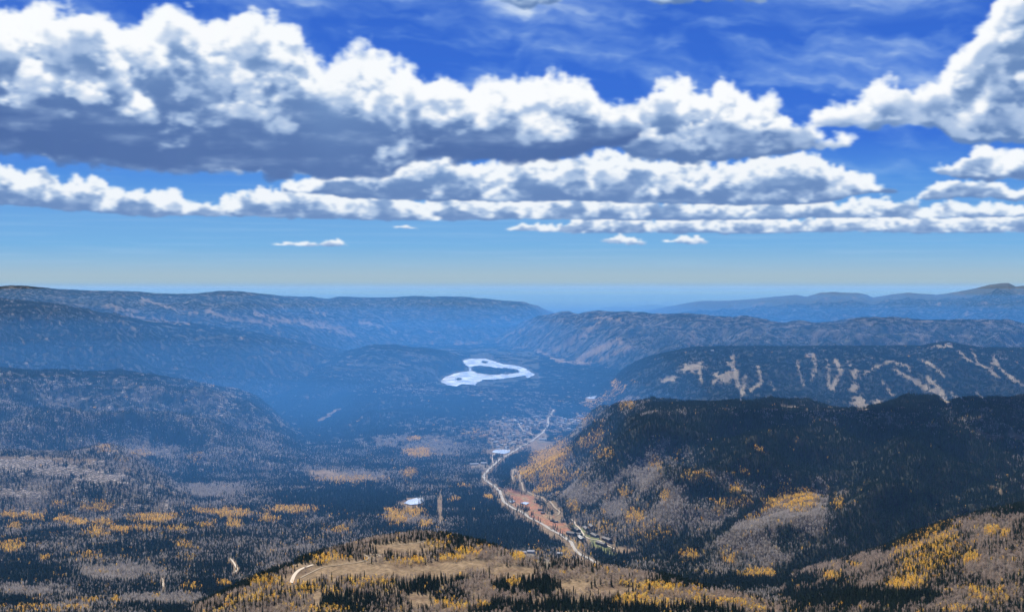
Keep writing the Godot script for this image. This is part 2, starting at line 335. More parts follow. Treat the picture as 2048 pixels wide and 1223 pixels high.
func sky_image() -> Image:
	var side := 4096
	var all := sky_part(-180.0, 180.0, -6.0, 90.0, 480, 128)
	all.resize(side, int(side * 96.0 / 180.0), Image.INTERPOLATE_CUBIC)
	var im := Image.create(side, side, false, Image.FORMAT_RGB8)
	im.fill(Color(0.60, 0.71, 0.765))
	im.blit_rect(all, Rect2i(0, 0, side, all.get_height()), Vector2i.ZERO)
	# the part the camera looks at, at the picture's full resolution
	var c0 := int(round((180.0 - 24.0) / 360.0 * side))
	var c1 := int(round((180.0 + 24.0) / 360.0 * side))
	var r0 := int(round((90.0 - 13.4) / 180.0 * side))
	var r1 := int(round((90.0 + 1.0) / 180.0 * side))
	var part := sky_part(c0 * 360.0 / side - 180.0, c1 * 360.0 / side - 180.0, 90.0 - r1 * 180.0 / side, 90.0 - r0 * 180.0 / side, c1 - c0, r1 - r0)
	part.convert(Image.FORMAT_RGBA8)
	im.convert(Image.FORMAT_RGBA8)
	var w := part.get_width()
	var h := part.get_height()
	var data := part.get_data()
	for j in h:
		for i in w:
			var m := minf(minf(i, w - 1 - i) / 40.0, j / 36.0)
			if m < 1.0:
				data[(j * w + i) * 4 + 3] = int(m * 255.0)
	part = Image.create_from_data(w, h, false, Image.FORMAT_RGBA8, data)
	im.blend_rect(part, Rect2i(0, 0, w, h), Vector2i(c0, r0))
	im.convert(Image.FORMAT_RGB8)
	# the panorama's seam lies straight ahead: turn it round
	var out := Image.create(side, side, false, Image.FORMAT_RGB8)
	out.blit_rect(im, Rect2i(side / 2, 0, side / 2, side), Vector2i.ZERO)
	out.blit_rect(im, Rect2i(0, 0, side / 2, side), Vector2i(side / 2, 0))
	return out

# ---------------------------------------------------------------- terrain
func setup_noise() -> void:
	for n in [[n_big, 1.0 / 1500.0, FastNoiseLite.FRACTAL_RIDGED, 4, 11], [n_mid, 1.0 / 420.0, FastNoiseLite.FRACTAL_FBM, 4, 12], [n_fine, 1.0 / 90.0, FastNoiseLite.FRACTAL_FBM, 3, 13], [n_stand, 1.0 / 330.0, FastNoiseLite.FRACTAL_FBM, 5, 14], [n_speck, 1.0 / 130.0, FastNoiseLite.FRACTAL_FBM, 4, 15]]:
		n[0].noise_type = FastNoiseLite.TYPE_SIMPLEX_SMOOTH
		n[0].frequency = n[1]
		n[0].fractal_type = n[2]
		n[0].fractal_octaves = n[3]
		n[0].seed = n[4]

func base_height(z: float) -> float:
	if z < 26000.0:
		return 0.0
	return 585.0 * pow((z - 26000.0) / (Z1 - 26000.0), 0.8)

func make_heights() -> void:
	hgt.resize(NA * NR)
	lab.resize(NA * NR)
	zrow.resize(NR)
	for j in NR:
		zrow[j] = Z0 * exp(j * DL)
	for i in NA:
		var px := PXA + i * DP
		var a := (px - 1024.0) / F
		var act := []
		for l in LAND.size():
			var pts: Array = LAND[l][5]
			if px < pts[0][0] or px > pts[-1][0]:
				continue
			var k := 0
			while k < pts.size() - 2 and px > pts[k + 1][0]:
				k += 1
			var t: float = (px - pts[k][0]) / (pts[k + 1][0] - pts[k][0])
			var rd: float = lerpf(pts[k][2], pts[k + 1][2], t) * 1000.0
			act.append([rd, EYE - rd * (lerpf(pts[k][1], pts[k + 1][1], t) - HOR) / F, lerpf(pts[k][3], pts[k + 1][3], t) * 1000.0, lerpf(pts[k][4], pts[k + 1][4], t) * 1000.0, LAND[l][1], LAND[l][2], l])
		for j in NR:
			var z := zrow[j]
			var x := a * z
			var nb := n_big.get_noise_2d(x, z) if z < 45000.0 else n_big.get_noise_2d(x * 0.25, z * 0.25)
			var nm := n_mid.get_noise_2d(x, z)
			var zw := z * (1.0 + 0.008 * nm)
			var h := base_height(z) + (nm * 9.0 + n_fine.get_noise_2d(x, z) * 2.5 if z < 30000.0 else nb * 40.0)
			var best := 255
			for q in act:
				var fd: float = q[2]
				if zw <= fd or zw >= q[3]:
					continue
				var rd: float = q[0]
				var rh: float = q[1]
				var v: float
				var env: float
				if zw < rd:
					var t := (zw - fd) / (rd - fd)
					v = rh * pow(t, q[4])
					env = minf(1.0, 4.6 * t * (1.0 - t))
				else:
					var t: float = (zw - rd) / (q[3] - rd)
					v = rh * (1.0 - t * t * (1.4 - 0.4 * t))
					env = minf(1.0, 4.6 * t * (1.0 - t)) * 0.6
				v += env * q[5] * nb * minf(1.0, rh / 200.0)
				if q[6] == 14:                       # spurs run down the wooded mountain towards the valley on the left
					var s := (x * 0.84 - z * 0.54 + nm * 160.0) / 640.0
					var w := absf(fposmod(s, 1.0) * 2.0 - 1.0)
					v += env * 95.0 * (w - 0.5)
				elif q[6] == 6:                      # gullies and buttresses in the cliff
					v += env * 60.0 * (absf(fposmod((x + nm * 300.0 + z * 0.35) / 620.0, 1.0) * 2.0 - 1.0) - 0.5)
				var k := 18.0
				if v > h:
					best = q[6]
				var d := absf(v - h)
				h = maxf(v, h) + (k * 0.25 * (1.0 - d / k) * (1.0 - d / k) if d < k else 0.0)
			hgt[i * NR + j] = h
			lab[i * NR + j] = best

func at_height(px: float, py: float, h: float) -> Vector3:
	var z := (EYE - h) * F / (py - HOR)
	return Vector3((px - 1024.0) / F * z, h, -z)

func height(x: float, z: float) -> float:          # z: metres ahead of the eye
	var fi := clampf((x / z * F + 1024.0 - PXA) / DP, 0.0, NA - 1.001)
	var fj := clampf(log(z / Z0) / DL, 0.0, NR - 1.001)
	var i := int(fi)
	var j := int(fj)
	var o := i * NR + j
	fi -= i
	fj -= j
	return lerpf(lerpf(hgt[o], hgt[o + 1], fj), lerpf(hgt[o + NR], hgt[o + NR + 1], fj), fi)

func cell(x: float, z: float) -> int:
	return clampi(int((x / z * F + 1024.0 - PXA) / DP + 0.5), 0, NA - 1) * NR + clampi(int(log(z / Z0) / DL + 0.5), 0, NR - 1)

# The first ground that the ray through a photo pixel meets.
func ground(px: float, py: float) -> Vector3:
	var i := clampi(int((px - PXA) / DP + 0.5), 0, NA - 1)
	for j in NR:
		if ysc[i * NR + j] <= py:
			var z := zrow[j]
			if j > 0 and ysc[i * NR + j - 1] > py:
				var t := (ysc[i * NR + j - 1] - py) / (ysc[i * NR + j - 1] - ysc[i * NR + j])
				z = lerpf(zrow[j - 1], zrow[j], t)
			var x := (px - 1024.0) / F * z
			return Vector3(x, height(x, z), -z)
	return Vector3(0, 0, -Z1)

var LAKE := [[924.6, 720.8], [940, 717.3], [969, 716.3], [981, 719.7], [1005, 728], [1033, 730.7], [1050, 735.9], [1062, 743.8], [1071, 748.3], [1055, 755.8], [1050, 750.6], [1026, 754], [991.6, 758.5], [967.6, 758.5], [953.8, 765], [950.4, 770.2], [938, 768.6], [923, 767.8], [912.6, 772.3], [893.7, 769.5], [886.8, 765.4], [880, 762], [888.6, 754], [912.6, 745.5], [938, 742], [939, 735], [929.8, 728.3]]
var ISLANDS := [
	[[943.5, 735], [960.7, 733.5], [988, 737], [1010, 738], [1032.8, 740.4], [1038, 743.8], [1022.5, 747], [1000, 748.6], [978, 749.6], [953.8, 745.5], [943.5, 740.4]],
	[[963, 724], [970, 722.6], [977, 724], [971, 726.6]],
	[[911, 758.5], [917, 757], [922, 758.5], [916, 761]],
]
var PONDS := [
	[[982, 824], [990, 820.5], [997, 819], [1003, 821], [1006, 826], [1010, 829], [996, 827.6], [984, 827.6]],
	[[1173, 795], [1180, 791.5], [1194, 791], [1192, 796.5], [1180, 797]],
	[[984, 904], [988, 899.5], [1004, 898.5], [1022, 899], [1019, 904], [1010, 907.5], [996, 906]],
	[[808, 1006], [816, 1000], [830, 995.5], [848, 994], [848, 1002], [838, 1008], [820, 1009.5]],
	[[1018, 1003], [1026, 1000], [1032, 1002], [1024, 1005.5]],
	[[1041, 1006], [1050, 1003.5], [1060, 1005], [1052, 1009]],
]
var pond_level := []

func poly(p: Array) -> PackedVector2Array:
	var out := PackedVector2Array()
	for q in p:
		out.append(Vector2(q[0], q[1]))
	return out

func grown(p: Array, by: float) -> PackedVector2Array:
	var r := Geometry2D.offset_polygon(poly(p), by)
	return r[0]

func waters_flatten() -> void:
	var bed := grown(LAKE, 2.6)
	var shore := grown(LAKE, 9.0)
	var isles := []
	for q in ISLANDS:
		isles.append(poly(q))
	for i in range(int((850 - PXA) / DP), int((1100 - PXA) / DP)):
		var px := PXA + i * DP
		for j in NR:
			if zrow[j] < 12000.0 or zrow[j] > 23000.0:
				continue
			var py := HOR + EYE * F / zrow[j]
			var v := Vector2(px, py)
			if not Geometry2D.is_point_in_polygon(v, shore):
				if py > 760.0 and py < 800.0:            # low shore in front of the lake
					hgt[i * NR + j] = minf(hgt[i * NR + j], 2.0 + (py - 760.0) * 1.2)
				continue
			var o := i * NR + j
			hgt[o] = minf(hgt[o], 3.0)
			lab[o] = 255
			if Geometry2D.is_point_in_polygon(v, bed):
				hgt[o] = -6.0
				for q in isles:
					if Geometry2D.is_point_in_polygon(v, q):
						hgt[o] = 7.0
	for p in PONDS:
		var c := Vector2.ZERO
		for q in p:
			c += Vector2(q[0], q[1]) / p.size()
		var level := height((c.x - 1024.0) / F * EYE * F / (c.y - HOR), EYE * F / (c.y - HOR))
		level = height((c.x - 1024.0) / F * (EYE - level) * F / (c.y - HOR), (EYE - level) * F / (c.y - HOR))
		pond_level.append(level)
		var near := grown(p, 4.0)
		var under := grown(p, 2.0)
		for i in range(int((c.x - 60 - PXA) / DP), int((c.x + 60 - PXA) / DP)):
			var px := PXA + i * DP
			for j in NR:
				var py := HOR + (EYE - level) * F / zrow[j]
				if absf(py - c.y) > 20.0:
					continue
				if Geometry2D.is_point_in_polygon(Vector2(px, py), near):
					hgt[i * NR + j] = level - (3.0 if Geometry2D.is_point_in_polygon(Vector2(px, py), under) else 0.5)

func visibility() -> void:
	ysc.resize(NA * NR)
	vis.resize(NA * NR)
	for i in NA:
		var low := 99999.0
		for j in NR:
			var o := i * NR + j
			var y := HOR + (EYE - hgt[o]) * F / zrow[j]
			ysc[o] = y
			vis[o] = 1 if y < low + 26.0 * F / zrow[j] else 0
			low = minf(low, y)

# ---------------------------------------------------------------- what grows where
func stamp(kind: String, px: float, py: float, rx: float, ry: float, s := 1.0, turn := 0.0) -> void:
	var c := cos(deg_to_rad(turn))
	var d := sin(deg_to_rad(turn))
	var m := maxf(rx, ry) * 1.5
	for i in range(maxi(0, int((px - m - PXA) / DP)), mini(NA, int((px + m - PXA) / DP) + 1)):
		for j in NR:
			var o := i * NR + j
			if not vis[o] or absf(ysc[o] - py) > m + 20.0 * F / zrow[j]:
				continue
			var u := PXA + i * DP - px
			var v := ysc[o] - py                             # the photograph shows crowns above the ground they stand on
			if kind == "gold" or kind == "bare" or kind == "dark":
				v -= 9.0 * F / zrow[j]
			elif v > 0.0:
				v = maxf(0.0, v - 13.0 * F / zrow[j])
			var x := (PXA + i * DP - 1024.0) / F * zrow[j]
			var e := sqrt(((u * c + v * d) / rx) ** 2 + ((v * c - u * d) / ry) ** 2) + n_speck.get_noise_2d(x * 1.6, zrow[j] * 1.6) * 0.75
			set_cover(kind, o, s * smoothstep(1.3, 0.7, e))

func strip(kind: String, pts: Array, width: float, s := 1.0, rough := 0.5) -> void:
	for k in pts.size() - 1:
		var p := Vector2(pts[k][0], pts[k][1])
		var q := Vector2(pts[k + 1][0], pts[k + 1][1])
		for i in range(maxi(0, int((minf(p.x, q.x) - width - PXA) / DP)), mini(NA, int((maxf(p.x, q.x) + width - PXA) / DP) + 2)):
			for j in NR:
				var o := i * NR + j
				if not vis[o] or ysc[o] < minf(p.y, q.y) - width or ysc[o] > maxf(p.y, q.y) + width + 10.0 * F / zrow[j]:
					continue
				var at := Vector2(PXA + i * DP, ysc[o] - (9.0 * F / zrow[j] if kind == "dark" or kind == "bare" or kind == "gold" else 0.0))
				var x := (at.x - 1024.0) / F * zrow[j]
				var e := at.distance_to(Geometry2D.get_closest_point_to_segment(at, p, q)) / (width * 0.5) + n_speck.get_noise_2d(x * 1.6, zrow[j] * 1.6) * rough
				set_cover(kind, o, s * smoothstep(1.2, 0.8, e))

const OPEN := ["meadow", "willow", "rock", "gravel", "lawn", "run"]

func set_cover(kind: String, o: int, w: float) -> void:
	if w <= 0.0:
		return
	match kind:
		"gold":
			gold[o] = maxf(gold[o], w)
		"bare":
			bare[o] = lerpf(bare[o], 1.6, w)
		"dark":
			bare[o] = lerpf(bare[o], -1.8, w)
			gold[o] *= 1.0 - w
		_:
			if w > open[o]:
				open[o] = w
				okind[o] = OPEN.find(kind)

func cover() -> void:
	gold.resize(NA * NR)
	bare.resize(NA * NR)
	open.resize(NA * NR)
	okind.resize(NA * NR)
	for i in NA:
		var px := PXA + i * DP
		for j in NR:
			var o := i * NR + j
			if not vis[o]:
				continue
			var z := zrow[j]
			var x := (px - 1024.0) / F * z
			var l := lab[o]
			var py := ysc[o]
			var b := 0.0
			var sp := 0.0
			if l < 255:
				b = LAND[l][3]
				sp = LAND[l][4]
				if l == 6 and px > 1330.0:          # the cliffs are bare, the plateau beside them is wooded
					sp = 0.03
			else:
				b = 0.02 if z < 9000.0 else -0.4
			if l == 255 and z < 6600.0:
				b = 0.02
			bare[o] = b + n_stand.get_noise_2d(x, z) * 1.1
			if l == 16:                             # open grassy hilltop
				open[o] = 0.62 * smoothstep(-0.3, 0.3, n_speck.get_noise_2d(x * 1.3, z * 1.3))
			var s := n_speck.get_noise_2d(x * 0.8, z * 0.8)
			if z > 14000.0:
				s = n_speck.get_noise_2d(x * 0.3, z * 0.3)
			if sp > 0.0:
				open[o] = smoothstep(0.42 - sp, 0.72 - sp, s + 0.5 * n_speck.get_noise_2d(x * 3.0, z * 3.0)) * 0.8
				okind[o] = 2 if l == 12 or l == 13 or l == 6 else 0
			# a few yellow trees everywhere among the near aspens
			gold[o] = 0.35 * smoothstep(0.30, 0.5, n_speck.get_noise_2d(x * 1.7 + 9000.0, z * 1.7)) * (1.0 if z < 8800.0 and bare[o] > -0.35 and px > 700.0 or z < 6400.0 else 0.25 if z < 13000.0 else 0.0)
	# stands of bare grey aspen
	for p in [[1490, 1065, 55, 42], [1552, 1028, 48, 22], [1345, 995, 26, 32], [1295, 945, 28, 34], [1614, 1036, 42, 28], [1635, 987, 24, 44], [1734, 982, 26, 26, 0.7], [1523, 1098, 36, 16], [1593, 1127, 86, 16], [1746, 1115, 40, 12], [1738, 1094, 46, 9], [1966, 1049, 60, 16], [239, 1140, 80, 14], [68, 1178, 60, 14, 0.6], [325, 1195, 100, 9], [822, 1034, 32, 8], [1230, 1012, 26, 22, 0.8], [1165, 985, 34, 20], [1300, 785, 30, 14], [1270, 800, 30, 12], [1990, 1130, 60, 26, 0.8], [1900, 1190, 60, 20, 0.5], [760, 880, 70, 12, 0.7], [860, 890, 60, 16, 0.6], [700, 950, 60, 14, 0.6], [1345, 790, 60, 12, 0.5], [300, 900, 60, 12, 0.5], [420, 980, 60, 14, 0.7], [900, 1165, 90, 10], [1000, 1185, 60, 8], [740, 1170, 60, 10, 0.7], [1350, 1185, 80, 10], [1135, 1148, 46, 10], [1200, 1152, 50, 9]]:
		stamp("bare", p[0], p[1], p[2], p[3], p[4] if p.size() > 4 else 1.0)
	# dark fir
	for p in [[1700, 900, 330, 55, 0.75], [1850, 960, 190, 70, 0.85], [1780, 1050, 110, 50], [1720, 1190, 160, 16, 0.9], [1330, 1085, 60, 26], [1480, 1160, 150, 14, 0.8], [1230, 880, 70, 40, 0.7], [1400, 850, 200, 26, 0.75], [1055, 1168, 62, 17], [1055, 1168, 60, 15], [1180, 1212, 260, 13], [690, 1200, 60, 16, 0.9], [820, 1170, 70, 9, 0.8], [880, 1158, 50, 6], [1230, 1105, 40, 20, 0.8], [60, 1145, 70, 20, 0.7], [40, 1205, 60, 8, 0.5], [700, 1000, 130, 26, 0.9], [690, 830, 110, 50, 0.9], [620, 800, 90, 40], [900, 815, 120, 22, 0.8], [1000, 1060, 90, 26, 0.9], [1090, 1070, 60, 22, 0.9], [1480, 760, 300, 60], [1800, 770, 280, 50], [250, 700, 320, 55, 0.9], [960, 1010, 60, 24, 0.6], [1030, 915, 30, 14], [1010, 945, 14, 24, 0.7], [420, 1170, 60, 14, 0.5]]:
		stamp("dark", p[0], p[1], p[2], p[3], p[4] if p.size() > 4 else 1.0)
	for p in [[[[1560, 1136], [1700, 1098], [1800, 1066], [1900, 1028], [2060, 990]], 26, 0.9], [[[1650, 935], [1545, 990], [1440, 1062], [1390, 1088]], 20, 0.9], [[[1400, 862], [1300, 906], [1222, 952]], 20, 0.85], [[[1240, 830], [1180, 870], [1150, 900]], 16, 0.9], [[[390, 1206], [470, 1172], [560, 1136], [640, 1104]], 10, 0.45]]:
		strip("dark", p[0], p[1], p[2], 0.8)  # fir lines that also put in the shade of gullies and behind crests
	for p in [[[[1600, 985], [1500, 1035], [1440, 1085]], 16, 1.0], [[[1330, 890], [1260, 940], [1200, 985]], 20, 0.9], [[[1195, 1146], [1300, 1166], [1400, 1186], [1560, 1222]], 9, 1.0], [[[2048, 1030], [1900, 1066], [1800, 1100], [1700, 1142]], 14, 0.9]]:
		strip("bare", p[0], p[1], p[2], 0.8)
	for p in [[[[1235, 1164], [1330, 1176], [1440, 1198], [1540, 1222]], 8, 0.75], [[[428, 1222], [480, 1196], [545, 1168], [600, 1160]], 8, 0.6], [[[1595, 992], [1545, 1008], [1500, 1036]], 8, 0.9]]:
		strip("gold", p[0], p[1], p[2], 0.7)
	# yellow and orange aspen
	for p in [[195, 1012, 32, 7], [113, 1007, 18, 5], [65, 1031, 15, 6], [34, 1026, 35, 6], [126, 1036, 18, 6], [304, 1033, 42, 8], [427, 1021, 46, 6], [472, 1026, 36, 6], [465, 1045, 15, 8], [578, 1017, 46, 6], [537, 1036, 20, 6], [205, 1043, 22, 5], [157, 1043, 16, 5], [191, 1062, 18, 8], [239, 1057, 20, 5], [284, 1055, 28, 5], [352, 1055, 22, 5], [414, 1047, 20, 4], [27, 1050, 14, 5], [17, 1089, 22, 9], [85, 1113, 10, 4], [178, 1110, 22, 7, 0.5], [366, 1086, 18, 8, 0.5], [376, 1113, 12, 6, 0.6], [677, 1057, 14, 5, 0.8], [379, 1170, 20, 6, 0.7], [448, 1164, 12, 4], [178, 1199, 30, 3, 0.5], [229, 1197, 8, 4], [85, 1216, 70, 7, 0.5], [837, 903, 26, 8], [827, 876, 14, 4], [957, 866, 26, 8, 0.5], [820, 943, 15, 7, 0.8], [693, 957, 52, 8, 0.5], [926, 969, 10, 4, 0.7], [1098, 917, 40, 24, 1.0, -32], [1053, 945, 18, 12], [1108, 962, 40, 12, 1.0, -25], [1180, 879, 24, 8, 1.0, -20], [1194, 862, 14, 8, 0.8], [1205, 903, 18, 10, 0.5], [1167, 835, 16, 8, 0.7], [1232, 766, 8, 6, 0.8], [1253, 807, 15, 8, 0.5], [1184, 807, 20, 8, 0.5], [1220, 790, 40, 8, 0.5, -30], [791, 1031, 22, 12], [826, 1021, 20, 8], [849, 1045, 14, 6], [1147, 1011, 11, 10], [1249, 980, 13, 8], [976, 993, 9, 5], [908, 997, 10, 3], [1270, 1028, 17, 13], [668, 1120, 50, 10], [812, 1121, 48, 6], [938, 1101, 20, 5], [897, 1113, 22, 5], [860, 1089, 32, 8, 0.8], [1037, 1110, 11, 6], [1078, 1103, 14, 8, 0.6], [1133, 1103, 15, 10, 0.7], [1150, 1090, 16, 8], [918, 1209, 26, 6], [962, 1205, 14, 5], [1280, 1170, 55, 7], [1266, 1195, 28, 9], [1027, 1161, 12, 5], [880, 1202, 20, 5], [1593, 995, 38, 17], [1544, 1003, 17, 8], [1506, 1032, 9, 5], [1469, 1001, 30, 7], [1490, 941, 15, 6], [1395, 949, 30, 8, 0.6], [1357, 906, 9, 6], [1312, 925, 13, 10, 0.6], [1328, 987, 11, 10], [1473, 974, 11, 5], [1519, 896, 9, 4], [1436, 1016, 13, 6, 0.6], [1678, 1003, 10, 12, 0.8], [1374, 1105, 15, 8], [1457, 1111, 13, 10, 0.8], [1519, 1142, 30, 8], [1713, 1127, 11, 4], [1664, 1150, 14, 6], [1862, 1102, 66, 34, 0.55, -28], [1945, 1111, 16, 8], [1813, 1165, 34, 9], [1987, 1057, 11, 8], [2011, 1065, 9, 10], [1987, 1190, 28, 15, 0.6], [1954, 1177, 13, 8, 0.8], [1883, 1074, 28, 10, 0.6, -20], [1324, 1172, 60, 5], [1448, 1200, 55, 5, 0.8], [1337, 1202, 40, 6, 0.8], [1920, 1214, 26, 6, 0.7], [1300, 1060, 40, 14, 0.35], [1200, 1050, 30, 10, 0.4], [560, 1160, 60, 7, 0.7], [500, 1195, 50, 6, 0.6], [620, 1180, 60, 8, 0.6], [720, 1160, 80, 7, 0.45], [640, 1215, 60, 6, 0.5], [205, 894, 18, 6, 0.5], [280, 905, 20, 6, 0.4], [390, 915, 14, 8, 0.4], [240, 916, 20, 5, 0.3]]:
		stamp("gold", p[0], p[1], p[2] * 1.12, p[3] * 1.2, p[4] if p.size() > 4 else 1.0, p[5] if p.size() > 5 else 0.0)
	# open ground
	for p in [["meadow", 700, 1137, 140, 14], ["meadow", 860, 1138, 80, 9], ["meadow", 805, 1093, 70, 8], ["meadow", 1022, 1140, 58, 10], ["meadow", 950, 1128, 50, 6], ["meadow", 1150, 1170, 40, 9], ["meadow", 1215, 1177, 46, 6], ["meadow", 839, 1197, 30, 9], ["meadow", 632, 1192, 9, 15], ["meadow", 900, 1130, 60, 6], ["meadow", 600, 1150, 40, 7], ["willow", 1046, 998, 44, 12, 22], ["willow", 1084, 1032, 40, 13, 28], ["willow", 1122, 1052, 26, 9, 28], ["meadow", 1092, 1056, 26, 6, 30], ["lawn", 1164, 1062, 20, 6, 30], ["lawn", 1200, 1084, 40, 8, 26], ["meadow", 1250, 1098, 30, 3], ["meadow", 650, 945, 34, 6], ["meadow", 655, 830, 30, 3.5, -24], ["meadow", 820, 1004, 24, 8], ["meadow", 1180, 798, 24, 4, -12], ["gravel", 957, 931, 20, 2.5], ["gravel", 1085, 880, 12, 5], ["gravel", 1092, 872, 6, 9], ["meadow", 1075, 890, 30, 9], ["meadow", 1000, 902, 40, 6], ["gravel", 1060, 1108, 34, 3, 14], ["gravel", 1095, 1122, 24, 3, 24], ["meadow", 1115, 1030, 12, 3], ["gravel", 1110, 1030, 3, 6], ["meadow", 880, 1012, 5, 32], ["rock", 40, 925, 70, 9], ["rock", 120, 940, 90, 9], ["rock", 200, 955, 60, 8], ["rock", 30, 985, 60, 6]]:
		stamp(p[0], p[1], p[2], p[3], p[4], 1.0, p[5] if p.size() > 5 else 0.0)
	for p in [[[445, 465], 65, 20, -8], [[600, 515], 55, 22, -8], [[625, 450], 20, 9, 0], [[1235, 495], 22, 20, 0], [[1230, 560], 20, 25, 30], [[1260, 640], 45, 30, 30], [[1345, 635], 30, 8, 0]]:
		stamp("run", 1200 + p[0][0] / 2.415, 540 + p[0][1] / 2.415, p[1] / 2.415, p[2] / 2.415, 1.0, p[3])
	for p in [[[[370, 520], [300, 540]], 16], [[[475, 480], [492, 535]], 18], [[[640, 412], [655, 505], [668, 555]], 22], [[[700, 515], [688, 585]], 22], [[[765, 470], [780, 550], [730, 582]], 20], [[[830, 540], [842, 580]], 12], [[[955, 435], [965, 490], [982, 552]], 16], [[[1030, 415], [1045, 470], [1025, 530]], 20], [[[1100, 435], [1107, 570]], 16], [[[1140, 440], [1165, 490], [1130, 570]], 24], [[[1205, 445], [1210, 465]], 14], [[[1260, 515], [1330, 470], [1400, 440]], 13], [[[1400, 438], [1480, 460], [1505, 482]], 14], [[[1370, 545], [1420, 605]], 16], [[[1430, 490], [1480, 510], [1560, 560], [1620, 592]], 24], [[[1590, 525], [1640, 580], [1685, 648]], 30], [[[1540, 430], [1610, 460], [1662, 508]], 15], [[[1800, 398], [1830, 450], [1860, 472]], 18], [[[1730, 390], [1790, 440], [1880, 480], [1935, 522]], 14], [[[1900, 415], [1935, 480], [1980, 510], [2048, 560]], 18], [[[1905, 430], [1895, 480]], 20], [[[1700, 600], [1780, 642]], 11], [[[1820, 590], [1872, 642]], 13], [[[1615, 370], [1700, 368]], 14], [[[690, 580], [680, 640]], 10], [[[880, 655], [1000, 660]], 10]]:
		var line := []
		for q in p[0]:
			line.append([1200 + q[0] / 2.415, 540 + q[1] / 2.415])
		strip("run", line, p[1] / 2.415, 1.0, 0.85)
	for p in [[[[-20, 915], [68, 917], [140, 919], [190, 924]], 8], [[[190, 905], [208, 899], [240, 905]], 5], [[[240, 934], [290, 952], [330, 978], [362, 1000]], 4], [[[420, 1226], [480, 1199], [545, 1170]], 5]]:
		strip("meadow", p[0], p[1], 0.8, 0.9)
	# pale clearings on the far slopes
	for p in [[[[213, 611], [240, 619], [275, 623]], 7], [[[240, 630], [292, 638], [378, 648]], 6], [[[282, 599], [326, 611], [364, 621], [395, 626]], 6], [[[508, 626], [556, 640], [605, 643], [690, 657]], 9], [[[412, 620], [453, 637], [550, 648]], 7], [[[600, 644], [634, 654], [670, 660], [712, 672]], 8], [[[720, 644], [765, 654]], 6], [[[620, 622], [652, 628]], 5], [[[474, 671], [491, 681]], 3], [[[847, 685], [866, 689]], 3], [[[905, 689], [960, 686]], 5], [[[1026, 696], [1054, 694]], 3], [[[1074, 701], [1115, 721], [1180, 728]], 8], [[[1150, 725], [1190, 705], [1240, 680]], 10], [[[1110, 700], [1160, 672], [1200, 645]], 8], [[[1160, 715], [1210, 690]], 8], [[[1200, 720], [1260, 690]], 6], [[[1190, 635], [1215, 636], [1240, 640]], 4], [[[1000, 676], [1030, 664], [1055, 655]], 4], [[[1380, 690], [1388, 665]], 8], [[[1960, 866], [2048, 880]], 4], [[[1980, 972], [2015, 984]], 4], [[[1468, 858], [1485, 862]], 2]]:
		strip("meadow", p[0], p[1], 0.9, 0.9)

# ---------------------------------------------------------------- meshes of the ground
func sheet(called: String, verts: PackedVector3Array, norms: PackedVector3Array, cols: PackedColorArray, uvs: PackedVector2Array, idx: PackedInt32Array, m: Material) -> MeshInstance3D:
	var arr := []
	arr.resize(Mesh.ARRAY_MAX)
	arr[Mesh.ARRAY_VERTEX] = verts
	arr[Mesh.ARRAY_NORMAL] = norms
	if cols.size():
		arr[Mesh.ARRAY_COLOR] = cols
	if uvs.size():
		arr[Mesh.ARRAY_TEX_UV] = uvs
	arr[Mesh.ARRAY_INDEX] = idx
	var me := ArrayMesh.new()
	me.add_surface_from_arrays(Mesh.PRIMITIVE_TRIANGLES, arr)
	var o := MeshInstance3D.new()
	o.mesh = me
	o.material_override = m
	o.name = numbered(called)
	add_child(o)
	return o

func numbered(called: String) -> String:
	if not counts.has(called):
		counts[called] = 0
		return called
	counts[called] += 1
	return "%s_%03d" % [called, counts[called]]

func tag(o: Node, label: String, category: String, group := "", kind := "") -> void:
	o.set_meta("label", label)
	o.set_meta("category", category)
	if group:
		o.set_meta("group", group)
	if kind:
		o.set_meta("kind", kind)

var LANDLABEL := {
	"distant_range": "palest blue range along the horizon at the end of the valley", "distant_ridge": "hazy blue ridge beyond the valley mouth", "blue_mountains": "row of blue mountains with a rounded high peak",
	"mesa": "long flat-topped blue mesa with pale clearings", "cliff_ridge": "blue forested plateau ending in banded cliffs above the valley", "blue_hill": "low pale hill with clearings behind the plateau",
	"dark_mountainside": "dark blue forested mountainside above the canyon", "lakeside_hill": "rounded dark wooded hill beside the lake", "ski_hill": "dark forested hill cut by pale ski runs",
	"canyon_bench": "dark wooded bench dropping into the canyon", "rocky_hill": "blue hazy hill speckled with pale rock outcrops", "rocky_knoll": "sunlit rocky knoll with scattered trees",
	"wooded_mountain": "large dark mountainside of fir with grey and golden aspen", "aspen_hill": "brown rounded hillside covered in bare and yellow aspen", "foreground_hill": "brown grassy hilltop with groves of spruce and aspen",
	"valley_floor": "forested valley floor around the highway and lake", "plain": "far blue plain at the horizon",
}

const GROUND := [[0.185, 0.142, 0.098], [0.255, 0.128, 0.08], [0.10, 0.09, 0.08], [0.15, 0.135, 0.115], [0.13, 0.15, 0.07], [0.205, 0.18, 0.14]]

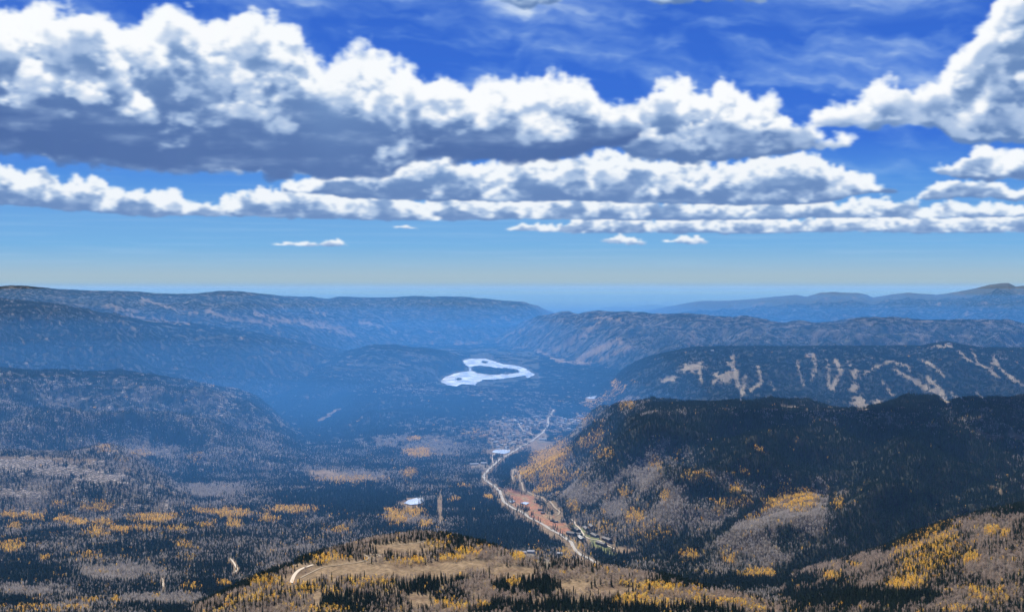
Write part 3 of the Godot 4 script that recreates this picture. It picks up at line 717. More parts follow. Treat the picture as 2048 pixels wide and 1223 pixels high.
func terrain_meshes() -> void:
	var tex := NoiseTexture2D.new()
	tex.width = 512
	tex.height = 512
	tex.seamless = true
	var n := FastNoiseLite.new()
	n.seed = 3
	n.frequency = 0.02
	n.fractal_octaves = 5
	n.fractal_gain = 0.65
	tex.noise = n
	var ramp := Gradient.new()
	ramp.set_color(0, Color(0.62, 0.61, 0.60))
	ramp.set_color(1, Color(1, 1, 1))
	tex.color_ramp = ramp
	var m := StandardMaterial3D.new()
	m.resource_name = "ground"
	m.vertex_color_use_as_albedo = true
	m.albedo_texture = tex
	m.roughness = 1.0
	m.metallic_specular = 0.1
	var N := NA * NR
	var verts := PackedVector3Array()
	var norms := PackedVector3Array()
	var cols := PackedColorArray()
	var uvs := PackedVector2Array()
	verts.resize(N)
	norms.resize(N)
	cols.resize(N)
	uvs.resize(N)
	for i in NA:
		var a := (PXA + i * DP - 1024.0) / F
		for j in NR:
			var o := i * NR + j
			verts[o] = Vector3(a * zrow[j], hgt[o], -zrow[j])
			uvs[o] = Vector2(a * zrow[j], zrow[j]) / 170.0
	for i in NA:
		for j in NR:
			var o := i * NR + j
			var du := verts[mini(i + 1, NA - 1) * NR + j] - verts[maxi(i - 1, 0) * NR + j]
			var dv := verts[i * NR + mini(j + 1, NR - 1)] - verts[i * NR + maxi(j - 1, 0)]
			norms[o] = du.cross(dv).normalized()
			var p := verts[o]
			var b := smoothstep(-0.2, 0.5, bare[o])
			var c := Vector3(0.032, 0.036, 0.028).lerp(Vector3(0.072, 0.064, 0.058), b)
			c = c.lerp(Vector3(0.14, 0.09, 0.04), gold[o] * 0.6)
			var g: Array = GROUND[okind[o]]
			var u := Vector3(g[0], g[1], g[2])
			if okind[o] == 1:                       # red willow with strips of dry grass
				u = u.lerp(Vector3(0.23, 0.17, 0.11), smoothstep(0.0, 0.35, n_fine.get_noise_2d(p.x * 1.2, p.z * 0.7)))
			elif okind[o] == 0:
				u = u.lerp(Vector3(0.12, 0.088, 0.066), smoothstep(0.0, 0.5, n_speck.get_noise_2d(p.x * 1.1, p.z * 1.1)))
			c = c.lerp(u, open[o])
			c *= 1.0 + 0.35 * n_fine.get_noise_2d(p.x * 2.0, p.z * 2.0)
			cols[o] = Color(c.x, c.y, c.z)
	var lists := {}
	for i in NA - 1:
		for j in NR - 1:
			var o := i * NR + j
			var l: int = lab[o]
			if l == 255 and zrow[j] > 32000.0:
				l = 254
			if not lists.has(l):
				lists[l] = Buf.new()
			var q: Buf = lists[l]
			q.a.append(o)
	for l in lists:
		var called: String = "valley_floor" if l == 255 else "plain" if l == 254 else LAND[l][0]
		var map := {}
		var v2 := PackedVector3Array()
		var n2 := PackedVector3Array()
		var c2 := PackedColorArray()
		var u2 := PackedVector2Array()
		var ix := PackedInt32Array()
		for f in lists[l].a:
			var o := int(f)
			var k := PackedInt32Array()
			for q in [o, o + NR, o + NR + 1, o + 1]:
				if not map.has(q):
					map[q] = v2.size()
					v2.append(verts[q])
					n2.append(norms[q])
					c2.append(cols[q])
					u2.append(uvs[q])
				k.append(map[q])
			# clockwise seen from above
			ix.append_array([k[0], k[3], k[1], k[1], k[3], k[2]])
		var mi := sheet(called, v2, n2, c2, u2, ix, m)
		mi.set_meta("kind", "structure")
		mi.set_meta("label", LANDLABEL[called])
		mi.set_meta("category", "plain" if l == 254 else "valley" if l == 255 else "hill")

func water_sheet(called: String, p: Array, level: float, m: Material) -> MeshInstance3D:
	var flat := PackedVector2Array()
	for q in p:
		var w := at_height(q[0], q[1], level)
		flat.append(Vector2(w.x, w.z))
	# soften the shoreline
	var dense := PackedVector2Array()
	for k in flat.size():
		var a := flat[k]
		var b := flat[(k + 1) % flat.size()]
		var steps := maxi(1, int(a.distance_to(b) / 60.0))
		for s in steps:
			var q := a.lerp(b, float(s) / steps)
			var nz := 14.0 if steps > 3 else 3.0
			q += Vector2(n_fine.get_noise_2d(q.x * 0.7, q.y * 0.7), n_fine.get_noise_2d(q.y * 0.7, q.x * 0.7 + 500.0)) * nz * 2.0
			dense.append(q)
	var ix := Geometry2D.triangulate_polygon(dense)
	var v := PackedVector3Array()
	var n := PackedVector3Array()
	for q in dense:
		v.append(Vector3(q.x, level, q.y))
		n.append(Vector3.UP)
	for t in ix.size() / 3:
		var a := dense[ix[t * 3]]
		var b := dense[ix[t * 3 + 1]]
		var c := dense[ix[t * 3 + 2]]
		if (b - a).cross(c - a) < 0.0:
			var s := ix[t * 3 + 1]
			ix[t * 3 + 1] = ix[t * 3 + 2]
			ix[t * 3 + 2] = s
	var o := sheet(called, v, n, PackedColorArray(), PackedVector2Array(), ix, m)
	o.set_meta("kind", "structure")
	return o

# Haze that has settled below the ridges, thicker down the valley, paler over the far plain.
func haze_banks() -> void:
	for q in [
		["haze_bank", "blue haze lying in the lake basin below the ridge tops", 8500.0, 20000.0, -60.0, 720.0, 0.000030, Color(0.045, 0.285, 0.82)],
		["haze_bank", "lowest and densest blue haze at the valley's end in front of the mesa", 20000.0, 33990.0, -60.0, 430.0, 0.000022, Color(0.045, 0.285, 0.82)],
		["haze_bank", "blue haze half way up the mesa at the valley's end", 20040.0, 33960.0, -62.0, 640.0, 0.000022, Color(0.045, 0.285, 0.82)],
		["haze_bank", "blue haze nearly as high as the mesa at the valley's end", 20080.0, 33930.0, -64.0, 830.0, 0.000022, Color(0.045, 0.285, 0.82)],
		["haze_bank", "pale haze over the far plain at the horizon", 34000.0, 150000.0, -60.0, 720.0, 0.00005, Color(0.27, 0.45, 0.52)],
		["haze_bank", "thin upper haze between the ridge tops", 11000.0, 21990.0, 722.0, 940.0, 0.000016, Color(0.09, 0.33, 0.78)],
		["haze_bank", "pale upper haze in front of the blue mountains", 22030.0, 40000.0, 300.0, 1040.0, 0.000014, Color(0.11, 0.34, 0.72)],
		["valley_haze", "thin blue haze over the highway and the wooded mountain", 3800.0, 11000.0, -300.0, 900.0, 0.000016, Color(0.08, 0.33, 0.9)],
		["canyon_haze", "low blue haze filling the canyon between the rocky hills", 3700.0, 10400.0, -300.0, 480.0, 0.000034, Color(0.075, 0.32, 0.88)],
		["canyon_haze", "blue haze in the canyon reaching half way up the rocky hill", 5500.0, 11600.0, -420.0, 640.0, 0.000034, Color(0.075, 0.32, 0.88)],
		["canyon_haze", "thin blue haze above the canyon up to the dark mountainside", 6300.0, 13200.0, -560.0, 960.0, 0.000034, Color(0.075, 0.32, 0.88)],
	]:
		var f := FogVolume.new()
		f.name = numbered(q[0])
		f.shape = RenderingServer.FOG_VOLUME_SHAPE_BOX
		var wide: float = q[3] * 1.1
		f.size = Vector3(wide, q[5] - q[4], q[3] - q[2])
		f.position = Vector3(0, (q[4] + q[5]) * 0.5, -(q[2] + q[3]) * 0.5)
		if q[0] == "canyon_haze":
			f.shape = RenderingServer.FOG_VOLUME_SHAPE_ELLIPSOID
			f.size.x = 7400.0
			f.position.x = -2400.0
		elif q[0] == "valley_haze":
			f.shape = RenderingServer.FOG_VOLUME_SHAPE_ELLIPSOID
			f.size.x = 7000.0
			f.position.x = 1500.0
		var m := FogMaterial.new()
		m.density = q[6]
		m.albedo = q[7].linear_to_srgb()
		f.material = m
		tag(f, q[1], "haze", "", "stuff")
		add_child(f)

func waters() -> void:
	var m := StandardMaterial3D.new()
	m.resource_name = "water"
	m.albedo_color = Color(0.80, 0.87, 0.95).linear_to_srgb()
	m.metallic = 0.85
	m.roughness = 0.24
	var ripple := NoiseTexture2D.new()
	ripple.width = 512
	ripple.height = 512
	ripple.seamless = true
	var rn := FastNoiseLite.new()
	rn.frequency = 0.012
	rn.fractal_octaves = 5
	ripple.noise = rn
	var rr := Gradient.new()
	rr.set_color(0, Color(0.5, 0.5, 0.5))
	rr.set_color(1, Color(0.9, 0.9, 0.9))
	ripple.color_ramp = rr
	m.roughness_texture = ripple
	m.uv1_triplanar = true
	m.uv1_world_triplanar = true
	m.uv1_scale = Vector3(1.0 / 900.0, 1.0 / 900.0, 1.0 / 2600.0)
	m.metallic_specular = 0.9
	var o := water_sheet("lake", LAKE, 1.0, m)
	tag(o, "large pale mirror-like lake with a long wooded island", "lake")
	var says := ["pale irregular pond among the firs beyond the village", "small pale pond at the foot of the ski hill", "pale pond beside the highway near the village", "blue pond in a small clearing in the dense forest", "small puddle in the red willow meadow near the highway", "larger puddle in the red willow meadow"]
	for k in PONDS.size():
		o = water_sheet("pond", PONDS[k], pond_level[k], m)
		tag(o, says[k], "pond")

# ---------------------------------------------------------------- roads
var ROADS := [
	["highway", 13.0, 140.0, "asphalt", "grey two-lane highway winding through the valley forest", [[1190, 1134], [1193, 1128.5], [1177.6, 1118], [1160.5, 1109.7], [1150, 1099.5], [1143, 1086], [1130, 1075.6], [1106, 1062], [1078.5, 1045], [1054.6, 1033], [1027, 1017.5], [1008, 1004], [1000, 993.6], [996.5, 981.6], [986, 971], [971, 961], [967.4, 952.5], [976, 940.6], [993, 925], [1010, 913], [1030.6, 901], [1051, 889], [1071.6, 875.6], [1088.7, 860], [1095.6, 850], [1098, 835], [1108, 819]]],
	["valley_road", 8.0, 45.0, "dirt", "narrow gravel lane along the foot of the golden slope", [[1025, 960], [1027, 939], [1034, 949], [1044, 968], [1058, 985], [1085, 997], [1106, 1010.6], [1119.5, 1024], [1112, 1031]]],
	["hilltop_road", 9.0, 30.0, "pale", "pale dirt road curving over the grassy hilltop", [[581, 1168], [588, 1151], [601.5, 1139], [625, 1131]]],
	["hilltop_track", 5.0, 24.0, "dirt", "dirt track with a loop across the hilltop meadow", [[600, 1157], [644, 1136], [679, 1131], [720, 1125], [737, 1117], [730, 1112], [750, 1110], [759, 1113], [743.5, 1117]]],
	["meadow_track", 4.0, 20.0, "dirt", "short dirt track on the upper bench of the hilltop", [[784.5, 1092], [832, 1087], [846, 1083]]],
	["forest_track", 6.0, 60.0, "pale", "short pale track in a slot between firs", [[460, 1118], [468, 1130], [472, 1140.5], [465, 1147]]],
	["forest_track", 4.0, 60.0, "pale", "narrow pale track in the grey aspen below the others", [[323, 1157.6], [324, 1175]]],
	["village_road", 6.0, 40.0, "pale", "pale driveway looping between the long dark-roofed houses", [[1140, 1042], [1148, 1044], [1152, 1051], [1160, 1058], [1168, 1070], [1180, 1078], [1200, 1082], [1216, 1092], [1224, 1096], [1232, 1100]]],
	["village_road", 5.0, 40.0, "pale", "pale lane past the pond beside the highway", [[986, 925], [984, 913], [990, 907], [998, 905]]],
	["village_road", 6.0, 60.0, "pale", "pale village street north of the pond", [[1002, 893], [1022, 886], [1045, 880], [1060, 876]]],
	["village_road", 5.0, 60.0, "pale", "pale village street climbing from the highway into the firs", [[1078, 872], [1060, 866], [1044, 858], [1036, 846], [1030, 838]]],
	["village_road", 5.0, 60.0, "pale", "pale lane across the clearing east of the highway", [[1100, 850], [1116, 846], [1134, 848], [1150, 840]]],
	["mountain_track", 7.0, 30.0, "pale", "pale logging track across the dark mountainside", [[1955, 866], [1990, 871], [2020, 876], [2060, 881]]],
]
var road_lines := []

func roads_prepare() -> void:
	for r in ROADS:
		var raw := []
		for p in r[5]:
			raw.append(ground(p[0], p[1]))
		var curve := Curve3D.new()
		for k in raw.size():
			var t: Vector3 = (raw[mini(k + 1, raw.size() - 1)] - raw[maxi(k - 1, 0)]) / 6.0
			if k == 0 or k == raw.size() - 1:
				t *= 0.5
			curve.add_point(raw[k], -t, t)
		curve.bake_interval = 14.0
		var line := curve.get_baked_points()
		road_lines.append(line)
		# level ground beneath, no trees on it nor close in front
		var clear: float = r[2]
		for p in line:
			var z := -p.z
			for s in range(-1, 8):
				var zz: float = z - s * clear / 7.0
				for e in [-1.0, -0.5, 0.0, 0.5, 1.0]:
					var x: float = p.x * zz / z + e * (r[1] * 0.9)
					var o := cell(x, zz)
					if open[o] < 0.85 and s < 4:
						open[o] = 0.9
						okind[o] = 3 if absf(e) < 0.6 and s < 2 else 0
					elif open[o] < 0.7:
						open[o] = 0.75
						okind[o] = 0

func roads() -> void:
	var mats := {}
	for q in [["asphalt", Color(0.21, 0.205, 0.2)], ["dirt", Color(0.17, 0.145, 0.115)], ["pale", Color(0.30, 0.27, 0.235)], ["line", Color(0.75, 0.6, 0.12)]]:
		var m := StandardMaterial3D.new()
		m.resource_name = q[0]
		m.albedo_color = q[1].linear_to_srgb()
		m.roughness = 0.95
		m.metallic_specular = 0.1
		mats[q[0]] = m
	for k in ROADS.size():
		var r: Array = ROADS[k]
		var o := ribbon(r[0], road_lines[k], r[1], 1.1, mats[r[3]])
		o.set_meta("kind", "structure")
		tag(o, r[4], "road")

func ribbon(called: String, line: PackedVector3Array, width: float, lift: float, m: Material) -> MeshInstance3D:
	var v := PackedVector3Array()
	var n := PackedVector3Array()
	var ix := PackedInt32Array()
	for k in line.size():
		var d := line[mini(k + 1, line.size() - 1)] - line[maxi(k - 1, 0)]
		var side := Vector3(-d.z, 0, d.x).normalized() * width * 0.5
		var c := line[k]
		var y := maxf(maxf(height(c.x - side.x, -c.z + side.z), height(c.x + side.x, -c.z - side.z)), height(c.x, -c.z)) + lift
		v.append(Vector3(c.x - side.x, y, c.z - side.z))
		v.append(Vector3(c.x + side.x, y, c.z + side.z))
		n.append(Vector3.UP)
		n.append(Vector3.UP)
		if k:
			var b := k * 2
			ix.append_array([b - 2, b, b - 1, b - 1, b, b + 1])
	return sheet(called, v, n, PackedColorArray(), PackedVector2Array(), ix, m)

# ---------------------------------------------------------------- trees
func tri(st: SurfaceTool, a: Vector3, b: Vector3, c: Vector3, col: Color) -> void:
	st.set_color(col)
	st.add_vertex(a)
	st.set_color(col)
	st.add_vertex(b)
	st.set_color(col)
	st.add_vertex(c)

func add_trunk(st: SurfaceTool, at: Vector3, h: float, r: float, col: Color, lean := Vector3.ZERO) -> void:
	for k in 5:
		var a := TAU * k / 5.0
		var b := TAU * (k + 1) / 5.0
		var p := at + Vector3(cos(a), 0, sin(a)) * r
		var q := at + Vector3(cos(b), 0, sin(b)) * r
		var top := at + Vector3(0, h, 0) + lean
		tri(st, p, top, q, col)

func add_fir(st: SurfaceTool, g: RandomNumberGenerator, at: Vector3, h: float, tiers: int, arms: int, trunk := true) -> void:
	if trunk:
		add_trunk(st, at, h * 0.9, h * 0.012, Color(1.6, 1.2, 1.0))
	var wide := h * g.randf_range(0.13, 0.18)
	for t in tiers:
		var f := float(t) / tiers
		var y := h * (0.08 + 0.86 * f)
		var rad := wide * pow(1.0 - f, 0.8) + h * 0.012
		var rise := h * 0.95 / tiers * 1.5
		var turn := g.randf() * TAU
		for k in arms:
			var a := turn + TAU * (k + g.randf_range(-0.25, 0.25)) / arms
			var w := TAU / arms * g.randf_range(0.34, 0.62)
			var l := rad * g.randf_range(0.7, 1.15)
			var tip := at + Vector3(cos(a) * l, y - l * 0.28, sin(a) * l)
			var p := at + Vector3(cos(a - w) * l * 0.62, y + rise * 0.05, sin(a - w) * l * 0.62)
			var q := at + Vector3(cos(a + w) * l * 0.62, y + rise * 0.05, sin(a + w) * l * 0.62)
			var top := at + Vector3(0, minf(y + rise, h), 0)
			var sh := g.randf_range(0.75, 1.25)
			var col := Color(sh, sh, sh)
			tri(st, p, top, tip, col)
			tri(st, tip, top, q, col)

func add_aspen(st: SurfaceTool, g: RandomNumberGenerator, at: Vector3, h: float, leaves: int, size: float, trunk_col: Color, slim := 0.25) -> void:
	add_trunk(st, at, h * 0.85, h * 0.013, trunk_col, Vector3(g.randf_range(-0.4, 0.4), 0, g.randf_range(-0.4, 0.4)))
	var lobes := []
	for k in 5:
		lobes.append([at + Vector3(g.randf_range(-1, 1) * h * slim * 0.55, h * g.randf_range(0.45, 0.86), g.randf_range(-1, 1) * h * slim * 0.55), h * g.randf_range(0.09, 0.16)])
	for lb in lobes:
		var c: Vector3 = lb[0]
		tri(st, at + Vector3(0.1, h * 0.3, 0), c, at + Vector3(-0.1, h * 0.34, 0.1), trunk_col)
	for k in leaves:
		var lb: Array = lobes[k % 5]
		var d: Vector3 = Vector3(g.randfn(), g.randfn(), g.randfn()).normalized() * lb[1] * pow(g.randf(), 0.4)
		var c: Vector3 = lb[0] + d
		var u := Vector3(g.randfn(), g.randfn(), g.randfn()).normalized() * size
		var w := Vector3(g.randfn(), g.randfn(), g.randfn()).normalized() * size
		var sh := g.randf_range(0.7, 1.3)
		tri(st, c - u, c + w, c + u * 0.6 - w * 0.3, Color(sh, sh * g.randf_range(0.9, 1.08), sh))

func add_bare(st: SurfaceTool, g: RandomNumberGenerator, at: Vector3, h: float, twigs: int, fat := 1.0) -> void:
	var pale := Color(1.1, 1.07, 1.0)
	add_trunk(st, at, h * 0.86, h * 0.010 * fat, pale, Vector3(g.randf_range(-0.5, 0.5), 0, g.randf_range(-0.5, 0.5)))
	for k in twigs:
		var d := Vector3(g.randfn(), g.randfn(), g.randfn()).normalized() * pow(g.randf(), 0.45)
		var c := at + Vector3(d.x * h * 0.17, h * (0.66 + 0.30 * d.y), d.z * h * 0.17)
		var out := (Vector3(d.x, 0.9, d.z) + Vector3(g.randfn(), g.randfn(), g.randfn()) * 0.35).normalized() * h * g.randf_range(0.07, 0.13)
		var side := out.cross(Vector3(g.randfn(), g.randfn(), g.randfn())).normalized() * h * 0.020 * fat
		var sh := g.randf_range(0.75, 1.2)
		tri(st, c - side, c + out, c + side, Color(sh, sh, sh))

# a weathered outcrop: a low broken slab with a sloping back
func add_ledge(st: SurfaceTool, g: RandomNumberGenerator, at: Vector3, r: float) -> void:
	var ring := []
	var cap := []
	for k in 7:
		var a := TAU * k / 7.0
		var l := r * g.randf_range(0.6, 1.3)
		ring.append(at + Vector3(cos(a) * l * 1.5, -1.5, sin(a) * l))
		cap.append(at + Vector3(cos(a) * l * 1.1, r * g.randf_range(0.12, 0.5), sin(a) * l * 0.7))
	var mid := at + Vector3(0, r * 0.45, 0)
	for k in 7:
		var n := (k + 1) % 7
		var sh := g.randf_range(0.8, 1.15)
		tri(st, ring[k], cap[k], ring[n], Color(sh, sh, sh))
		tri(st, ring[n], cap[k], cap[n], Color(sh, sh, sh))
		tri(st, cap[k], mid, cap[n], Color(sh, sh, sh))

func finish(st: SurfaceTool) -> ArrayMesh:
	st.generate_normals()
	return st.commit()

func fresh() -> SurfaceTool:
	var st := SurfaceTool.new()
	st.begin(Mesh.PRIMITIVE_TRIANGLES)
	st.set_smooth_group(-1)
	return st

var mat_leaf := {}
var buffers := {}

func leaf_material(called: String, through: Color) -> StandardMaterial3D:
	var m := StandardMaterial3D.new()
	m.resource_name = called
	m.vertex_color_use_as_albedo = true
	m.roughness = 0.95
	m.metallic_specular = 0.1
	m.cull_mode = BaseMaterial3D.CULL_DISABLED
	if through != Color.BLACK:
		m.backlight_enabled = true
		m.backlight = through.linear_to_srgb()
	return m

func put(key: String, p: Vector3, s: float, tall: float, gx: float, gz: float, c: Vector3) -> void:
	if not buffers.has(key):
		buffers[key] = Buf.new()
	var b: Buf = buffers[key]
	var a := rng.randf() * TAU
	var ca := cos(a) * s
	var sa := sin(a) * s
	if b.a.size() < (b.n + 1) * 16:
		b.a.resize(maxi(4096, b.a.size() * 2))
	var o := b.n * 16
	b.n += 1
	b.a[o] = ca
	b.a[o + 1] = 0.0
	b.a[o + 2] = -sa
	b.a[o + 3] = p.x
	b.a[o + 4] = gx * ca + gz * sa
	b.a[o + 5] = tall
	b.a[o + 6] = -gx * sa + gz * ca
	b.a[o + 7] = p.y
	b.a[o + 8] = sa
	b.a[o + 9] = 0.0
	b.a[o + 10] = ca
	b.a[o + 11] = p.z
	b.a[o + 12] = c.x
	b.a[o + 13] = c.y
	b.a[o + 14] = c.z
	b.a[o + 15] = 1.0

func tint(sp: int, l := 255) -> Vector3:
	var v := rng.randf_range(0.7, 1.3)
	if sp == 0:
		return Vector3(0.030, 0.050, 0.034).lerp(Vector3(0.040, 0.060, 0.028), rng.randf()) * v
	if sp == 1:
		if l == 15 or l == 16:
			return Vector3(0.29, 0.225, 0.18).lerp(Vector3(0.33, 0.29, 0.265), rng.randf()) * v
		return Vector3(0.31, 0.30, 0.305).lerp(Vector3(0.37, 0.33, 0.29), rng.randf() ** 2) * v
	if sp == 3:
		return Vector3(0.28, 0.245, 0.215) * v
	var r := rng.randf()
	var q := rng.randf()
	return Vector3(0.72, 0.52, 0.13).lerp(Vector3(0.60, 0.33, 0.08), r * r * r).lerp(Vector3(0.46, 0.40, 0.20), q * q) * v

# species of the tree at a place: 0 fir, 1 bare aspen, 2 golden aspen, -1 none
func species(o: int) -> int:
	if rng.randf() < open[o]:
		return 3 if okind[o] == 2 and rng.randf() < 0.55 else -1
	var r := rng.randf()
	if r < gold[o] * 0.88:
		return 2
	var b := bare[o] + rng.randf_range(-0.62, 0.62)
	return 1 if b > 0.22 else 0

func zone_name(l: int, z: float) -> String:
	return "valley_floor" if l == 255 else LAND[l][0]

func forests() -> void:
	var g := RandomNumberGenerator.new()
	g.seed = 21
	mat_leaf[0] = leaf_material("fir_needles", Color(0.12, 0.16, 0.06))
	mat_leaf[1] = leaf_material("aspen_twigs", Color(0.6, 0.6, 0.6))
	mat_leaf[3] = leaf_material("weathered_rock", Color.BLACK)
	mat_leaf[2] = leaf_material("golden_leaves", Color(1.0, 0.85, 0.4))
	var mesh := {}
	for sp in 4:
		for lod in 4:                      # single near, single, patch of 7, patch of 18
			var st := fresh()
			var count: int = [1, 1, 7, 16][lod]
			var spread: float = [0, 0, 13, 34][lod]
			for k in count:
				var at := Vector3.ZERO
				if count > 1:
					var q := Vector2(g.randfn(), g.randfn()) * spread * 0.5
					at = Vector3(q.x, -0.5, q.y)
				var s := 1.0 if count == 1 else g.randf_range(0.65, 1.2)
				match sp:
					0: add_fir(st, g, at, 19.0 * s, [9, 6, 4, 3][lod], [8, 6, 6, 5][lod], lod < 2)
					1: add_bare(st, g, at, 14.5 * s, [110, 56, 30, 18][lod], [1.1, 1.6, 2.2, 3.2][lod])
					2: add_aspen(st, g, at, 14.5 * s, [150, 60, 26, 14][lod], [0.5, 0.8, 1.15, 1.7][lod], Color(0.9, 1.4, 6.0) if lod < 2 else Color(0.8, 1.2, 3.0))
					3: add_ledge(st, g, at, 5.0 * s)
			mesh[sp * 4 + lod] = finish(st)
	# [from km, to km, metres between plants, detail]
	var near := [[], [], [], []]
	for zone in [[2200.0, 4800.0, 5.8, 1], [4800.0, 8800.0, 7.8, 1], [8800.0, 14500.0, 21.0, 2], [14500.0, 31000.0, 40.0, 3]]:
		var za: float = zone[0]
		var zb: float = zone[1]
		var lod: int = zone[3]
		var area := (zb * zb - za * za) * 0.5 * (2180.0 + 132.0) / F
		for k in int(area / (zone[2] * zone[2])):
			var z := sqrt(lerpf(za * za, zb * zb, rng.randf()))
			var px := rng.randf_range(-132.0, 2180.0)
			var x := (px - 1024.0) / F * z
			var o := cell(x, z)
			if not vis[o]:
				continue
			var sp := species(o)
			if sp < 0:
				continue
			var y := height(x, z)
			if z < 23000.0 and z > 14000.0 and y < 1.2 and px > 870.0 and px < 1080.0:
				continue
			var py := HOR + (EYE - y) * F / z
			if py > 1270.0:
				continue
			var gx := 0.0
			var gz := 0.0
			if lod > 1:
				gx = clampf((height(x + 20.0, z) - height(x - 20.0, z)) / 40.0, -0.7, 0.7)
				gz = -clampf((height(x, z + 20.0) - height(x, z - 20.0)) / 40.0, -0.7, 0.7)
			var s := rng.randf_range(0.5, 1.12)
			if sp == 1 and lod == 1:
				s *= 0.95
			if z < 4800.0 and px > -20.0 and px < 2068.0 and py < 1235.0:
				near[sp].append([s * 19.0 / z, Vector3(x, y - 0.4, -z), s, px, py, lab[o]])
			else:
				put("%d|%d|%s" % [sp, lod, zone_name(lab[o], z)], Vector3(x, y - 0.4, -z), s, s * rng.randf_range(0.9, 1.15), gx, gz, tint(sp, lab[o]))
	for sp in 4:
		near[sp].sort_custom(func(p, q): return p[0] > q[0])
		if sp < 3:
			single_trees(sp, near[sp].slice(0, 300), g)
		for p in near[sp].slice(300 if sp < 3 else 0):
			put("%d|1|%s" % [sp, zone_name(p[5], -p[1].z)], p[1], p[2], p[2] * rng.randf_range(0.9, 1.15), 0, 0, tint(sp, p[5]))
	var kinds := ["fir_forest", "bare_aspen_forest", "golden_aspen_forest", "rock_ledges"]
	var words := ["dark green conifers", "grey leafless aspen", "yellow and orange aspen", "pale weathered rock ledges"]
	for key in buffers:
		var parts: PackedStringArray = key.split("|")
		var b: Buf = buffers[key]
		var mm := MultiMesh.new()
		mm.transform_format = MultiMesh.TRANSFORM_3D
		mm.use_colors = true
		mm.mesh = mesh[int(parts[0]) * 4 + int(parts[1])]
		mm.instance_count = b.n
		b.a.resize(b.n * 16)
		mm.buffer = b.a
		var mi := MultiMeshInstance3D.new()
		mi.multimesh = mm
		mi.material_override = mat_leaf[int(parts[0])]
		mi.name = numbered(kinds[int(parts[0])])
		tag(mi, "%s covering the %s" % [words[int(parts[0])], WHERE[parts[2]]], "rock" if parts[0] == "3" else "forest", "", "stuff")
		add_child(mi)

var WHERE := {
	"distant_range": "farthest range", "distant_ridge": "hazy ridge beyond the valley mouth", "blue_mountains": "row of blue mountains", "mesa": "long flat-topped mesa", "cliff_ridge": "plateau with banded cliffs",
	"blue_hill": "low pale hill behind the plateau", "dark_mountainside": "dark mountainside above the canyon", "lakeside_hill": "rounded hill beside the lake", "ski_hill": "hill with pale ski runs", "canyon_bench": "bench above the canyon",
	"rocky_hill": "hazy rock-speckled hill", "rocky_knoll": "sunlit rocky knoll", "wooded_mountain": "large dark mountainside with golden patches", "aspen_hill": "rounded brown aspen hillside", "foreground_hill": "grassy foreground hilltop", "valley_floor": "valley floor around the highway",
}

func single_trees(sp: int, list: Array, g: RandomNumberGenerator) -> void:
	var called: String = ["spruce_tree", "bare_aspen", "golden_aspen"][sp]
	var crowns := []
	var trunks := []
	var mats := []
	for k in 4:
		var st := fresh()
		match sp:
			0: add_fir(st, g, Vector3.ZERO, 19.0, 9, 8, false)
			1: add_bare(st, g, Vector3.ZERO, 14.5, 110, 1.1)
			2: add_aspen(st, g, Vector3.ZERO, 14.5, 150, 0.5, Color(0.9, 1.4, 6.0))
		crowns.append(finish(st))
		st = fresh()
		add_trunk(st, Vector3.ZERO, [17.0, 13.4, 12.2][sp], 0.24, Color.WHITE)
		trunks.append(finish(st))
		var m: StandardMaterial3D = mat_leaf[sp].duplicate()
		var c := tint(sp, 16)
		m.albedo_color = Color(c.x, c.y, c.z).linear_to_srgb()
		mats.append(m)
	var bark := StandardMaterial3D.new()
	bark.resource_name = "bark"
	bark.albedo_color = (Color(0.10, 0.075, 0.06) if sp == 0 else Color(0.42, 0.40, 0.35)).linear_to_srgb()
	bark.roughness = 0.95
	for p in list:
		var t := Node3D.new()
		t.name = numbered(called)
		var where: String
		if p[5] == 16:
			if p[3] < 600.0:
				where = "on the hill's edge below the pale hilltop road"
			elif p[3] < 960.0:
				where = "between the hilltop road and the brown dome meadow"
			elif p[3] < 1125.0:
				where = "in the compact grove below the dome meadow" if sp == 0 and p[4] < 1195.0 else "in front of the compact dark grove"
			else:
				where = "on the shoulder of the hill past the small brown meadow"
		else:
			where = "on the rounded brown hillside" if p[5] == 15 else "in the valley forest behind the foreground hill"
		var size: String = "tall " if p[2] > 1.02 else "small " if p[2] < 0.78 else ""
		var label: String = size + ["dark green spruce ", "leafless grey aspen ", "golden-leaved aspen "][sp] + where
		tag(t, label, "tree", label)
		t.position = p[1]
		t.rotation.y = rng.randf() * TAU
		t.scale = Vector3(p[2], p[2] * rng.randf_range(0.9, 1.15), p[2])
		var v := rng.randi() % 4
		add_child(t)
		for q in [["trunk", trunks[v], bark], ["crown", crowns[v], mats[rng.randi() % 4]]]:
			var mi := MeshInstance3D.new()
			mi.name = q[0]
			mi.mesh = q[1]
			mi.material_override = q[2]
			t.add_child(mi)

# ---------------------------------------------------------------- houses
func box_mesh(w: float, h: float, d: float) -> BoxMesh:
	var b := BoxMesh.new()
	b.size = Vector3(w, h, d)
	return b

func gable(w: float, h: float, d: float) -> ArrayMesh:
	var st := fresh()
	var a := w * 0.5
	var b := d * 0.5
	var W := Color.WHITE
	var p := [Vector3(-a, 0, -b), Vector3(a, 0, -b), Vector3(a, 0, b), Vector3(-a, 0, b), Vector3(-a + 0.5, h, 0), Vector3(a - 0.5, h, 0)]
	for f in [[3, 4, 2], [2, 4, 5], [1, 5, 0], [0, 5, 4], [0, 4, 3], [2, 5, 1], [0, 3, 1], [1, 3, 2]]:
		tri(st, p[f[0]], p[f[1]], p[f[2]], W)
	return finish(st)

